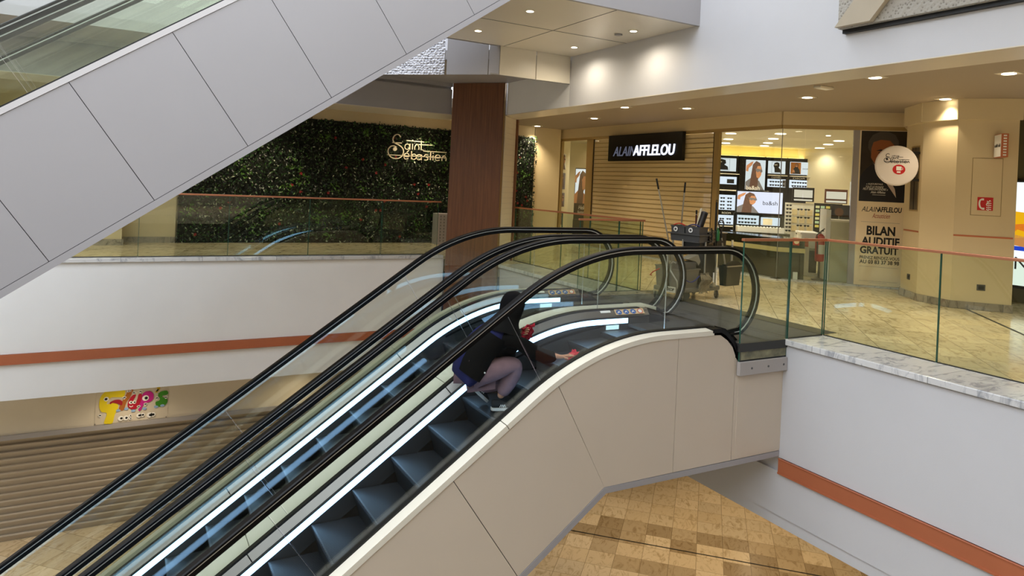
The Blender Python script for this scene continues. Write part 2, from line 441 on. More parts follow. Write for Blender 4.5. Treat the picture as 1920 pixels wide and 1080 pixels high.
# outer shell, well out of view; near and left walls added to block light
b = MB(); b.box((-13.2, -7, FL0), (-13, 22, 8)); struct('wall_far_left', b, 'grey_hall', label='unseen end wall of the hall, added to block sky light')
b = MB(); b.box((-13, -7.2, FL0), (20, -7, 3.4)); struct('wall_near', b, 'grey_hall', label='unseen wall behind the viewer, added to block light')
b = MB(); b.box((20, -7, FL0), (20.2, 22, 3.6)); struct('wall_far_right', b, 'cream_wall', label='cream wall at the end of the corridor')
b = MB(); b.box((-13, 22, FL0), (20, 22.2, 4.4)); struct('wall_far', b, 'cream_wall', label='cream wall at the far end')
b = MB(); b.prism([(6.4, -6.9, -.25), (-12.9, -6.9, -.25), (-12.9, .35, -.25), (6.4, .35, -.25)], (0, 0, .25)); struct('floor_near', b, 'floor', label='marble floor the photograph was taken from')
b = MB(); b.box((-12.9, .15, FL0), (6.4, .3, -.25)); struct('wall_under_viewer', b, 'hall_dark', label='unseen dark reflection wall below the viewer')  # unseen dark wall added to cut pale reflections in the glass

b = MB(); b.box((-13, -7, 3.2), (6.38, -3.4, 3.6)); b.box((-13, -3.7, 3.6), (6.38, -3.4, 6.2)); struct('ceiling_near', b, 'grey_hall', label='unseen ceiling and parapet added to block light from behind the viewer')  # unseen boxes added to cut light and glass reflections from behind
# ------------------------------------------------------------------ upper fascias and ceilings
b = MB()
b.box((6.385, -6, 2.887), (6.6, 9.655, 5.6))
struct('wall_upper_right', b, 'white_wall_dimmed', label='white fascia above the right balcony')
b = MB(); b.box((6.385, 9.66, 2.887), (6.6, 11.82, 5.2)); struct('wall_upper_corner', b, 'white_wall', label='white fascia between the landing soffit and the walnut pillar')
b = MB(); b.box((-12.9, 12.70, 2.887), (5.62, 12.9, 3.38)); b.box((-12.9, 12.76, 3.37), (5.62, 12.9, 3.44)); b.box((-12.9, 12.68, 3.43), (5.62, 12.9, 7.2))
struct('wall_upper_left', b, 'white_panel', label='white fascia above the far balcony')  # darker panel colour stands for less sky light on this white wall
b = MB(); b.prism([(6.38, -6, 2.876), (6.38, 11.82, 2.876), (6.95, 12.4, 2.876), (6.95, -6, 2.876)], (0, 0, .01))
b.box((6.62, -6, 2.88), (6.95, 12.0, CZ+.1))
b.prism([(-12.9, 12.69, 2.876), (5.62, 12.69, 2.876), (6.385, 11.82, 2.876), (6.95, 12.4, 2.876), (6.1, 13.85, 2.876), (-12.9, 13.85, 2.876)], (0, 0, .01))
b.box((-12.9, 12.95, 2.88), (5.6, 13.85, CZ+.1))
struct('trim_9', b, 'cream_panel', label='cream underside of the balcony fascia')
b = MB(); b.prism([(6.9, -6, CZ), (20, -6, CZ), (20, 22, CZ), (-12.9, 22, CZ), (-12.9, 13.8, CZ), (6.1, 13.8, CZ), (6.9, 12.3, CZ)], (0, 0, .2))
struct('ceiling', b, 'ceil_tile', label='perforated metal ceiling of the upper corridor')

# landing soffit of the upper escalators
b = MB(); b.prism([(3.6, 6.74, 3.71), (6.38, 6.74, 3.71), (6.38, 9.64, 3.71), (3.6, 9.64, 3.71)], (0, 0, .6))
so = struct('ceiling_landing', b, 'soffit', label='glossy cream soffit under the upper escalator landing')
b = MB()
for (x0, y0, x1, y1) in ((3.9, 8.20, 6.38, 8.20), (5.1, 6.74, 5.1, 9.64)):
    if x0 == x1: b.box((x0-.003, y0, 3.706), (x0+.003, y1, 3.712))
    else: b.box((x0, y0-.003, 3.706), (x1, y0+.003, 3.712))
struct('trim_10', b, 'steel_dk', label='thin joints of the landing soffit')
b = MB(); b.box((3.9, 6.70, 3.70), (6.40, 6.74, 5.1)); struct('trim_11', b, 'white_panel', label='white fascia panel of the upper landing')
# octagonal bulkhead behind the landing, with metal panels
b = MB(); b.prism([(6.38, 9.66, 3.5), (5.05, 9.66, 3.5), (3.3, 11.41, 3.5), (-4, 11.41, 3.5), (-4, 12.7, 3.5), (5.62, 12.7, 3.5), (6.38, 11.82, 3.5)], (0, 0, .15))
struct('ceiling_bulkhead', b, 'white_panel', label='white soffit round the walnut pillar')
def wallp(name, x0, y0, x1, y1, z0, z1, mat, label, th=.03, gap=0.006):
    d = Vector((x1-x0, y1-y0, 0)); L = d.length; F = frame((x0, y0, 0), d, n=(d.y, -d.x, 0))
    bb = MB(); bb.fbox(F, gap, L-gap, z0, z1, -th, 0); return struct(name, bb, mat, label=label)
wallp('trim_12', 5.72, 9.65, 6.38, 9.65, 3.26, 4.2, 'soffit', 'cream bulkhead panel next to the right fascia')
wallp('trim_13', 5.05, 9.65, 5.715, 9.65, 3.26, 4.2, 'soffit', 'cream bulkhead panel before the corner')
wallp('trim_14', 4.92, 9.78, 5.05, 9.65, 3.26, 4.2, 'white_panel', 'narrow white corner panel of the bulkhead')
wallp('trim_15', 4.42, 10.28, 4.92, 9.78, 3.26, 4.2, 'white_panel', 'white metal panel of the bulkhead')
wallp('trim_16', 3.42, 11.28, 4.40, 10.30, 3.26, 3.95, 'perf', 'dimpled metal panel of the bulkhead')
wallp('trim_17', 2.4, 12.3, 3.40, 11.30, 3.26, 3.95, 'perf', 'dimpled metal panel at the left of the bulkhead')
b = MB(); b.box((4.9, 9.66, 3.255), (6.38, 9.70, 3.275)); struct('trim_18', b, 'white_panel', label='lower lip of the bulkhead')
# perforated panels on the far left upper wall
b = MB(); b.box((-4.6, 12.6, 3.55), (-1.75, 12.68, 5.2)); struct('trim_19', b, 'perf', label='dimpled metal panel high on the far wall')

# hammered concrete panel and strut, top right
t_ = thing('concrete_panel', 'bush hammered concrete parapet panel with smooth diagonal rib high above the right balcony', 'concrete panel', (6.2, 3.5, 3.25))
b = MB(); b.box((6.27, -1.5, 3.28), (6.384, 4.61, 5.2)); obj('panel', b, 'concrete', t_)
b = MB(); b.prism([(6.26, 4.60, 3.285), (6.26, 4.22, 3.285), (6.26, 3.2, 4.45), (6.26, 3.6, 4.45)], (-.06, 0, 0)); obj('rib', b, pbr('smooth cast concrete', '#b7ab97', .7, noise=.06, nscale=4), t_)
b = MB(); b.box((6.33, -1.5, 3.24), (6.384, 4.60, 3.28)); obj('shadow_strip', b, 'black', t_)  # solid black strip painted in for the shade under the panel

# ------------------------------------------------------------------ escalator geometry
T35 = R(35); XC = 4.697; ZC = .165-2.6; RC = 2.6
def pt(s, d):
    if s >= 0: return (XC+s, .165+d)
    th = min(-s/RC, T35)
    x = XC-(RC+d)*math.sin(th); z = ZC+(RC+d)*math.cos(th)
    rest = -s-RC*T35
    if rest > 0: x -= rest*math.cos(T35); z -= rest*math.sin(T35)
    return (x, z)
S_LOW = -8.6
def samples(s0, s1):
    o = [s0]
    k = -RC*T35
    if s0 < k < s1: o.append(k)
    n = 14
    for i in range(n+1):
        q = k+(0-k)*i/n
        if s0 < q < s1 and q not in o: o.append(q)
    o.append(s1); return o
class Esc:
    def __init__(e, dx, dy, dz): e.dx, e.dy, e.dz = dx, dy, dz
    def P(e, x, y, z): return Vector((x+e.dx, y+e.dy, z+e.dz))
    def sweep(e, mb, sec, s0, s1, cap=True):
        """sec: list of (y, d)"""
        S = samples(s0, s1); n = len(sec); vs = []
        for s in S:
            for y, d in sec:
                x, z = pt(s, d); vs.append(e.P(x, y, z))
        fs = []
        for i in range(len(S)-1):
            for k in range(n):
                k2 = (k+1) % n; fs.append((i*n+k, (i+1)*n+k, (i+1)*n+k2, i*n+k2))
        if cap: fs += [list(range(n)), [(len(S)-1)*n+k for k in range(n)][::-1]]
        mb.add(vs, fs)
    def path(e, mb, pts, sec, y0):
        """sweep a (y,n) section along explicit (x,z) points"""
        n = len(sec); vs = []
        for i, p in enumerate(pts):
            a = pts[max(i-1, 0)]; c = pts[min(i+1, len(pts)-1)]
            dx, dz = c[0]-a[0], c[1]-a[1]; l = math.hypot(dx, dz); nx, nz = -dz/l, dx/l
            for y, d in sec: vs.append(e.P(p[0]+nx*d, y0+y, p[1]+nz*d))
        fs = []
        for i in range(len(pts)-1):
            for k in range(n):
                k2 = (k+1) % n; fs.append((i*n+k, (i+1)*n+k, (i+1)*n+k2, i*n+k2))
        fs += [list(range(n)), [(len(pts)-1)*n+k for k in range(n)][::-1]]
        mb.add(vs, fs)
HC, HZ, HR = -1.585, 1.003, 2.3
def hr_path(d, flat_only=False):
    """centre line of the handrail loop, offset d below its top surface"""
    t = math.tan(T35); xi = (HZ-HC)/t; T = HR*math.tan(T35/2); xf = xi+T; cz_ = HZ-HR
    pts = []
    xe, ze = xf-HR*math.sin(T35), cz_+HR*math.cos(T35)
    ln = -S_LOW-HR*T35-.2
    for q in (ln, ln*.5, .02): pts.append((xe-q*math.cos(T35)+d*math.sin(T35), ze-q*math.sin(T35)-d*math.cos(T35)))
    for i in range(15):
        a = T35*(1-i/14); pts.append((xf-(HR-d)*math.sin(a), cz_+(HR-d)*math.cos(a)))
    pts.append((5.2, HZ-d))
    if flat_only: return pts
    r = .503-d; cx, cz = 5.57, .5
    for i in range(0, 16):
        a = R(90-i*10); pts.append((cx+r*math.cos(a), cz+r*math.sin(a)))
    pts += [(5.66, .06+d*.4), (5.52, .035+d*.2)]
    return pts
def hr_z(x, d=0.):
    t = math.tan(T35); xi = (HZ-HC)/t; xf = xi+HR*math.tan(T35/2); xe = xf-HR*math.sin(T35); R_ = HR-d
    if x >= xf: return HZ-d
    if x <= xe+d*math.sin(T35): return t*x+HC-d/math.cos(T35)
    return HZ-HR+math.sqrt(R_*R_-(xf-x)**2)
def hr_k(s):
    """offset from the reference path at which the glass meets the handrail"""
    lo, hi = .6, .95
    for _ in range(24):
        m = (lo+hi)/2; x, z = pt(s, m)
        if z > hr_z(x, .045): hi = m
        else: lo = m
    return lo
# steps follow their own, gentler curve
def step_z(x):
    r = 4.2; zf = -.035; xi = (zf+2.75)/math.tan(T35); T = r*math.tan(T35/2); xf = xi+T
    if x >= xf: return zf
    xs = xf-r*math.sin(T35)
    if x <= xs: return math.tan(T35)*x-2.75
    return zf-(r-math.sqrt(r*r-(xf-x)**2))

def seg_poly(s0, s1, d0, d1):
    """band between two offsets of the path as quads"""
    S = samples(s0, s1); return [pt(s, d0) for s in S], [pt(s, d1) for s in S]
def band(e, mb, lo, hi, y0, y1):
    n = len(lo); vs = [e.P(p[0], y, p[1]) for y in (y0, y1) for row in (lo, hi) for p in row]
    A, B, C_, D = 0, n, 2*n, 3*n; fs = []
    for i in range(n-1):
        fs += [(A+i, A+i+1, B+i+1, B+i), (C_+i+1, C_+i, D+i, D+i+1), (B+i, B+i+1, D+i+1, D+i), (A+i+1, A+i, C_+i, C_+i+1)]
    fs += [(A, B, D, C_), (A+n-1, C_+n-1, D+n-1, B+n-1)]
    mb.add(vs, fs)
GL = [-6.09, -3.755, -1.42, .07]
def escalator(label, dx, dy, dz, near_clad, far_clad, mid_deck, steps, panel_mat, seams, glass='glass_esc', end_x=6.38, newel=True):
    e = Esc(dx, dy, dz)
    root = thing('escalator', label, 'escalator', e.P(4.7, .6, 0), 'escalators')
    # ---- truss cladding
    def clad(y0, y1):
        SE = [S_LOW]+seams+[-1.334]
        for a, b_ in zip(SE[:-1], SE[1:]):
            mb = MB(); g = .003
            Ss = samples(a+g, b_-g); up = [pt(s, -.062) for s in Ss]
            def foot(s):      # lower edge of panel under path position s
                x, z = pt(s, 0); th = min(-s/RC, T35) if s < 0 else 0
                # distance to the inclined lower line z = t x - 4.035
                dx_, dz_ = math.sin(th), -math.cos(th); t = math.tan(T35)
                k = (z-(t*x-4.035))/(t*dx_-dz_); return (x+dx_*k, z+dz_*k)
            lo = [foot(s) for s in Ss]
            band(e, mb, lo, up, y0+.004, y1); obj('cladding_panel', mb, panel_mat, root)
        # corner panel and the level ones
        S = samples(-1.334+.003, .15); up = [pt(s, -.062) for s in S]; c = (4.015, -1.225)
        mb = MB(); poly = up+[(4.847, -1.222), c]; mb.prism([e.P(x, y0+.004, z) for x, z in poly], (0, y1-y0-.004, 0)); obj('cladding_panel', mb, panel_mat, root)
        mb = MB(); poly = [(4.853, .103), (5.34, .103), (5.42, .10), (5.52, .04), (5.6, -.04), (5.645, -.13), (5.645, -1.222), (4.853, -1.222)]
        mb.prism([e.P(x, y0+.004, z) for x, z in poly], (0, y1-y0-.004, 0)); obj('cladding_panel', mb, panel_mat, root)
        mb = MB(); poly = [(5.651, -.15), (5.69, -.2), (end_x, -.2), (end_x, -1.222), (5.651, -1.222)]
        mb.prism([e.P(x, y0+.004, z) for x, z in poly], (0, y1-y0-.004, 0)); obj('cladding_panel', mb, panel_mat, root)
        # bottom rail
        mb = MB(); t = math.tan(T35)
        xb = pt(S_LOW, 0)[0]+.6
        poly = [(xb, t*xb-4.11), (4.035, -1.285), (end_x, -1.285), (end_x, -1.228), (4.018, -1.228), (xb, t*xb-4.04)]
        mb.prism([e.P(x, y0, z) for x, z in poly], (0, y1-y0, 0)); obj('bottom_rail', mb, 'white_panel', root)
        # dark liner behind the joints
        mb = MB(); poly = [(xb, t*xb-4.1), (4.035, -1.27), (end_x, -1.27), (end_x, -.2), (5.68, -.2), (5.4, .08), (XC, .09)]+[pt(s, -.08) for s in reversed(samples(S_LOW+.7, -.1))]
        ym = y1+.004 if y1 > y0 else y1-.004
        mb.prism([e.P(x, y1, z) for x, z in poly], (0, .004 if near_clad and y1 < .5 else -.004, 0)); obj('cladding_liner', mb, 'black', root)
    def caps(ya, yb, outer, split=True):
        parts = [(S_LOW, -1.93), (-1.922, .623)] if split else [(S_LOW, .623)]
        for a, b_ in parts:
            mb = MB(); yo, yi = (ya, yb) if outer == 'near' else (yb, ya)
            e.sweep(mb, [(yo, -.06), (yo, -.012), (yi, 0), (yi, -.06)], a, b_); obj('capping', mb, 'cap_cream' if steps else 'white_cap', root)
    if near_clad:
        clad(.005, .02); caps(0, .118, 'near')
        mb = MB(); e.path(mb, [(5.30, .15), (5.42, .15), (5.5, .11), (5.6, .02), (5.68, -.1), (5.7, -.17)], [(0, -.02), (0, .02), (.16, .02), (.16, -.02)], -.004); obj('end_boot', mb, 'rubber', root)
    if far_clad:
        clad(1.52-.12, 1.52-.135) if False else clad(1.515, 1.50); caps(1.402, 1.52, 'far')
    if mid_deck:
        for a, b_ in ((S_LOW, -4.16), (-4.152, -1.93), (-1.922, .95)):
            mb = MB(); e.sweep(mb, [(1.272, -.06), (1.272, 0), (1.548, 0), (1.548, -.06)], a, b_); obj('middle_deck', mb, 'deck_cream', root)
        mb = MB(); e.path(mb, [(5.63, .15), (5.7, .12), (5.78, .02), (5.8, -.02)], [(0, -.02), (0, .02), (.27, .02), (.27, -.02)], 1.275); obj('end_boot', mb, 'rubber', root)
    yc = .695
    def mir(y, side): return y if side == 0 else 2*yc-y
    for side in (0, 1):
        q = lambda y: mir(y, side)
        yg0, yg1 = q(.125), q(.137)
        # glass
        for i in range(len(GL)):
            a = S_LOW if i == 0 else GL[i-1]+.004; b_ = GL[i]-.004
            mb = MB(); S = samples(a, b_); lo = [pt(q_, -.05) for q_ in S]; hi = [pt(q_, hr_k(q_)) for q_ in S]; band(e, mb, lo, hi, min(yg0, yg1), max(yg0, yg1)); gp = obj('glass_panel', mb, glass, root)
            # polished edge of the joint
            mb = MB(); lo, hi = seg_poly(b_-.001, b_+.001, .0, hr_k(b_)); band(e, mb, lo, hi, min(yg0, yg1)-.0005, max(yg0, yg1)+.0005); obj('glass_edge', mb, 'steel_br', gp)
        poly = [(XC+.075, .11), (5.36, .11), (5.6, .04), (5.8, .075)]
        for i in range(15, -1, -1):
            a = R(90-i*10); poly.append((5.57+.46*math.cos(a), .5+.46*math.sin(a)))
        poly.append((XC+.075, .96))
        mb = MB(); mb.prism([e.P(x, min(yg0, yg1), z) for x, z in poly], (0, .012, 0)); obj('glass_panel', mb, glass, root)
        # handrail, its guide
        yh = q(.131)
        mb = MB(); e.path(mb, hr_path(0), [(-.03, -.028), (-.04, -.02), (-.04, -.008), (-.03, 0), (.03, 0), (.04, -.008), (.04, -.02), (.03, -.028)], yh); obj('handrail', mb, 'rubber', root, smooth=True)
        mb = MB(); e.path(mb, hr_path(.028), [(-.022, -.010), (-.022, 0), (.022, 0), (.022, -.010)], yh); obj('handrail_guide', mb, 'guide', root)
        mb = MB(); e.path(mb, hr_path(.038), [(-.012, -.040), (-.012, 0), (.012, 0), (.012, -.040)], yh); obj('guide_profile', mb, 'rubber', root)
        # seals and inner decking
        mb = MB(); e.sweep(mb, [(q(.104), -.01), (q(.104), .012), (q(.158), .012), (q(.158), -.01)], S_LOW, .66); obj('glass_seal', mb, 'black', root)
        for a, b_ in ((S_LOW, -4.2), (-4.19, -1.96), (-1.95, .78)):
            mb = MB(); e.sweep(mb, [(q(.15), -.03), (q(.15), .004), (q(.210), -.074), (q(.210), -.09)], a, b_); obj('inner_deck', mb, 'steel', root)
        mb = MB(); e.sweep(mb, [(q(.205), -.086), (q(.205), -.076), (q(.216), -.082), (q(.216), -.092)], S_LOW, .78); obj('deck_seal', mb, 'black', root)
        mb = MB(); e.sweep(mb, [(q(.206), -.094), (q(.217), -.096), (q(.217), -.152), (q(.206), -.152)], S_LOW, .45); obj('light_strip', mb, 'led', root)
        # skirt: vertical panel down past the steps
        mb = MB(); S = samples(S_LOW, .95); lo = [(pt(s, 0)[0], step_z(pt(s, 0)[0])-.16) for s in S]; hi = [pt(s, -.07) for s in S]
        band(e, mb, lo, hi, min(q(.20), q(.211)), max(q(.20), q(.211))); obj('skirt_panel', mb, 'steel_dk', root)
        # skirt brush
        if steps:
            xs = [3.5+.1*i for i in range(15)]; pb = [(x, step_z(x)+.055) for x in xs if x < 4.9]
            mb = MB(); e.path(mb, pb, [(0, -.012), (0, .012), (.02, .006), (.02, -.02)], q(.211) if side == 0 else q(.211)-.02); obj('skirt_brush', mb, 'rubber', root)
        # newel base box
        mb = MB(); sec = [(q(.118), .0), (q(.118), .168), (q(.15), .168), (q(.215), .105), (q(.215), .0)]
        vs = [e.P(x, y, z*k) for x, k in ((5.47, 1.), (5.60, .8), (5.72, .35), (5.78, .05)) for y, z in sec]
        fs = [(i*5+k, (i+1)*5+k, (i+1)*5+(k+1) % 5, i*5+(k+1) % 5) for i in range(3) for k in range(5)]+[[0, 1, 2, 3, 4], [15, 16, 17, 18, 19][::-1]]
        mb.add(vs, fs); nb = obj('newel_base', mb, 'rubber', root, smooth=True)
        mb = MB(); mb.lathe([(0, 0), (.014, 0), (.014, .006), (0, .006)], e.P(5.44, q(.175), .147), 12); obj('screw', mb, 'steel', nb)
        # pictogram labels on the inner deck
        if steps:
            o3 = e.P(4.98, q(.153), .1655); uu = Vector((1, 0, 0)); vv = (e.P(0, q(.15), .169)-e.P(0, q(.212), .107)).normalized()
            nn = uu.cross(vv); nn = nn if nn.z > 0 else -nn
            Fq = frame(o3, uu, nn, vv)
            mb = MB(); mb.fbox(Fq, 0, .42, -.078, -.006, .001, .003); st = obj('safety_sticker', mb, pbr('tan sticker', '#d9b98c', .5), root)
            for k in range(4):
                mb = MB(); mb.disc(Fq, .055+.103*k, -.042, .04, .003, .004, 20, .033)
                m = 'sign_blue' if k < 3 else 'sign_red'
                if m not in M: M[m] = pbr(m, '#1d5aa8' if k < 3 else '#c8412c', .5)
                dsc = obj('pictogram', mb, [m, 'white'], st)
                mb = MB()
                if k < 3: mb.stroke(Fq, [(.035+.103*k, -.055), (.05+.103*k, -.035), (.07+.103*k, -.05), (.06+.103*k, -.03)], .010, .004, .0046)
                else:
                    mb.disc(Fq, .055+.103*k, -.042, .028, .004, .0044, 20, .023)
                    mb.stroke(Fq, [(.035+.103*k, -.058), (.075+.103*k, -.026)], .008, .0045, .005)
                o_ = obj('pictogram_mark', mb, 'white', st)
            mb = MB(); mb.fbox(Fq, -.2, -.06, -.04, -.01, .001, .002); obj('paper_label', mb, 'white', root)
            mb = MB(); yq = q(.2145); mb.box(tuple(e.P(4.84, min(yq, q(.206)), -.05)), tuple(e.P(5.02, max(yq, q(.206)), -.002))); obj('comb_light', mb, 'led_blue', root)
    # ---- steps
    if steps:
        pitch = .365; x = 5.07
        ks = []
        x0 = 2.7063
        n_low = 10; n_up = 7
        for k in range(-n_low, n_up+1):
            xn = x0+pitch*k if k <= 1 else None
            if xn is None:
                # equal arc spacing along the chain
                xp = ks[-1]; acc = 0.; x_ = xp
                while acc < .4455:
                    x2 = x_+.004; acc += math.hypot(.004, step_z(x2)-step_z(x_)); x_ = x2
                xn = x_
            ks.append(xn)
        for i, xn in enumerate(ks):
            if xn > 5.2: break
            zn = step_z(xn); xe = xn+.47
            stp = MB(); stp.box(tuple(e.P(xn, .222, zn-.035)), tuple(e.P(xe, 1.168, zn)))
            so_ = obj('step', stp, 'tread', root)
            # curved riser under the nosing
            rz = MB(); pr = []
            for j in range(9):
                u = j/8; pr.append((xn+.008+.07*math.sin(u*PI*.5)**1.6*1.0, zn-.012-.30*u))
            vs = [e.P(px, y, pz) for px, pz in pr for y in (.222, 1.168)]
            rz.add(vs, [(2*j, 2*j+1, 2*j+3, 2*j+2) for j in range(8)]); obj('riser', rz, 'riser', so_, smooth='all')
            # toothed nosing line
            tz = MB()
            for j in range(43):
                y = .232+j*.0218; tz.box(tuple(e.P(xn-.006, y, zn-.012)), tuple(e.P(xn+.012, y+.010, zn+.001)))
            obj('nosing_teeth', tz, 'steel_dk', so_)
        # comb plate and landing
        mb = MB(); mb.box(tuple(e.P(5.15, .217, -.03)), tuple(e.P(5.45, 1.173, .002))); obj('comb_plate', mb, 'steel_dk', root)
        mb = MB(); mb.box(tuple(e.P(5.45, .02, -.04)), tuple(e.P(6.62, 1.51, .003))); obj('landing_plate', mb, 'plate', root)
    return root

SEAMS_L = [-1.334-1.21*k for k in range(5, 0, -1)]
e1 = escalator('nearer lower escalator, the one the cleaner crouches on, with beige side cladding', 0, 5.17, 0, True, False, True, True, 'beige_panel', SEAMS_L)
e2 = escalator('farther lower escalator, empty steps, beyond the cream middle deck', 0, 6.605, 0, False, True, False, True, 'beige_panel', SEAMS_L)
SEAMS_U = [-3.086-.905*k for k in range(5, 0, -1)]+[-3.086]
S_SAVE = S_LOW; S_LOW = -8.9
e3 = escalator('nearer upper escalator climbing across the top left with wide pale grey cladding panels', -.22, 6.74, 4.99, True, False, True, False, 'white_panel', SEAMS_U+[-2.18])
e4 = escalator('farther upper escalator, only its handrails showing at the top left', -.22, 8.175, 4.99, False, True, False, False, 'white_panel', SEAMS_U+[-2.18])
S_LOW = S_SAVE

# underside box of the lower pair
b = MB(); t = math.tan(T35)
for (dx, dy, dz) in ((0, 5.17, 0), (-.22, 6.74, 4.99)):
    x0 = -2.2
    b.prism([(x+dx, dy+.03, z+dz) for x, z in ((x0, t*x0-4.09), (4.03, -1.265), (6.3, -1.265), (6.3, -1.2), (4.0, -1.2), (x0, t*x0-4.0))], (0, 2.9, 0))
struct('trim_20', b, 'white_panel', label='underside sheets of the escalator pairs')

# landing edge blocks beside the escalators, with the grey clamp plates of the glass wings
def landing(y0, y1, side):
    b = MB(); b.box((5.66, y0, -.085), (6.62, y1, .003)); p = struct('trim_21' if side < 0 else 'trim_22', b, 'plate', label='dark landing plate edge')
    return p
landing(5.135, 5.19, -1)
b = MB(); b.box((5.7, 5.15, -.175), (6.38, 5.30, -.085)); struct('trim_23', b, 'stain', label='stained edge under the landing plate')
b = MB(); b.box((5.7, 5.175, -1.2), (6.4, 8.4, -.17)); struct('trim_24', b, 'beige_panel', label='landing block below the escalator heads')
b = MB(); b.box((5.75, 8.13, -.30), (7.05, 8.45, .005)); struct('trim_25', b, 'marble_grey', label='grey landing kerb on the far side')
b = MB(); b.box((6.5, 5.2, -.02), (7.3, 8.4, .004)); struct('trim_26', b, 'plate', label='dark entrance mat strip of the landing')
b = MB(); b.box((5.78, 7.99, -1.28), (6.38, 8.13, -.02)); struct('trim_27', b, 'marble_grey', label='far side of the landing block')

b = MB(); b.prism([(5.64, 12.70, 2.887), (6.39, 11.84, 2.887), (6.9, 12.4, 2.887), (6.2, 13.2, 2.887)], (0, 0, 1.2)); struct('wall_chamfer', b, 'white_wall', label='white fascia behind the top of the walnut pillar')
b = MB(); b.box((3.0, -7, 5.25), (7.5, 4.6, 5.45)); struct('ceiling_upper', b, 'concrete', label='unseen concrete ledge added to shade the right fascia')  # unseen slab added to keep sky light off the right fascia
EXPOSURE = .45
# ------------------------------------------------------------------ glass railings
def railing(label, runs, top, base, panels, posts=()):
    """runs: [(p0,p1)] copper rail pieces; panels: [(p0,p1,z0)]"""
    r = thing('glass_railing', label, 'railing', (panels[0][0][0], panels[0][0][1], base), 'glass railings')
    for (x0, y0), (x1, y1) in runs:
        d = Vector((x1-x0, y1-y0, 0)); F = frame((x0, y0, 0), d, n=(d.y, -d.x, 0)); mb = MB()
        mb.fbox(F, -.02, d.length+.02, top-.028, top, -.022, .022); obj('copper_handrail', mb, 'copper_rail', r, bevel=.004)
    for (x0, y0), (x1, y1), z0 in panels:
        d = Vector((x1-x0, y1-y0, 0)); F = frame((x0, y0, 0), d, n=(d.y, -d.x, 0)); mb = MB()
        mb.fbox(F, .001, d.length-.001, z0, top-.02, -.008, .008); g = obj('glass_panel', mb, 'glass_green', r)
        for u in (.0, d.length-.004):
            mb = MB(); mb.fbox(F, u, u+.004, z0, top-.03, -.0085, .0085); obj('polished_edge', mb, 'glass_edge', g)
        mb = MB(); mb.fbox(F, .005, d.length-.005, z0, z0+.012, -.012, .012); obj('base_seal', mb, 'black', g)
    return r
railing('copper topped glass railing running right from the escalator landing over the marble edge', [((7.0, -2), (7.0, 5.17)), ((7.0, 5.16), (5.68, 5.16))], 1.10, 0,
        [((7.0, 5.15), (7.0, 3.89), .0), ((7.0, 3.887), (7.0, 2.583), .0), ((7.0, 2.58), (7.0, 1.273), 0), ((7.0, 1.27), (7.0, -.03), 0), ((6.40, 5.155), (6.98, 5.155), 0), ((5.67, 5.155), (6.385, 5.155), -.19)])
railing('copper topped glass railing behind the escalator heads, from the walnut pillar to the landing', [((7.0, 12.7), (7.0, 8.42)), ((7.05, 8.42), (5.86, 8.42))], 1.10, 0,
        [((7.0, 8.43), (7.0, 9.76), 0), ((7.0, 9.763), (7.0, 10.63), 0), ((7.0, 10.633), (7.0, 11.7), 0), ((7.0, 11.703), (7.0, 12.36), 0), ((6.585, 8.42), (7.04, 8.42), 0), ((5.86, 8.42), (6.575, 8.42), 0)])
xs = [-9.35+1.37*i for i in range(10)]
railing('long copper topped glass railing in front of the planted wall', [((-10, 12.9), (5.55, 12.9))], 1.149, .08,
        [((a, 12.9), (a+1.367, 12.9), .083) for a in xs if a+1.36 < 4.5]+[((4.36, 12.9), (5.52, 12.9), .083)])
# clamp plate under the near wing
t_ = thing('glass_clamp_plate', 'grey steel clamp plate bolted under the glass wing of the landing', 'clamp plate', (6.0, 5.14, -.26))
b = MB(); b.box((5.655, 5.118, -.33), (6.379, 5.164, -.188)); cp = obj('plate', b, 'bracket', t_, bevel=.004)
for x in (5.83, 6.08, 6.32):
    b = MB(); b.lathe([(0, 5.112), (.011, 5.113), (.012, 5.118)], (x, 0, -.26), 14, 'Y'); obj('bolt', b, 'steel_dk', t_)

# ------------------------------------------------------------------ walnut pillar in the corner of the hall
A = Vector((5.62, 12.67, 0)); B_ = Vector((6.35, 11.82, 0)); d = (B_-A)
Fp = frame(A, d, n=(d.y, -d.x, 0)); Lp = d.length
pil = thing('pillar', 'tall walnut clad pillar standing between the planted wall and the escalator heads', 'pillar', (5.98, 12.2, FL0))
b = MB(); b.fbox(Fp, .02, Lp-.015, FL0, 3.495, 0, .05); obj('walnut_panel', b, 'wood', pil)
b = MB(); b.fbox(Fp, Lp-.012, Lp, FL0, 3.495, -.02, .045); obj('edge_strip', b, pbr('bronze edge strip', '#8a6a3c', .4, .5), pil)
b = MB(); b.prism([(5.64, 12.69, FL0), (6.36, 11.86, FL0), (6.93, 12.43, FL0), (6.2, 13.3, FL0)], (0, 0, 2.876-FL0)); obj('core', b, 'white_panel', pil)
Ft = frame((6.37, 11.84, 0), (1, 1, 0), n=(1, -1, 0))
for k in range(27):
    b = MB() if k == 0 else b
    b.fbox(Ft, .0, .76, .01+k*.106, .01+k*.106+.103, .0, .012)
obj('tile_cladding', b, pbr('white wavy tile', '#e4dbc8', .3, bump=.4, bscale=14), pil)
b = MB(); b.fbox(Ft, .765, .84, 0, 2.874, -.02, .05); obj('walnut_strip', b, 'wood', pil)

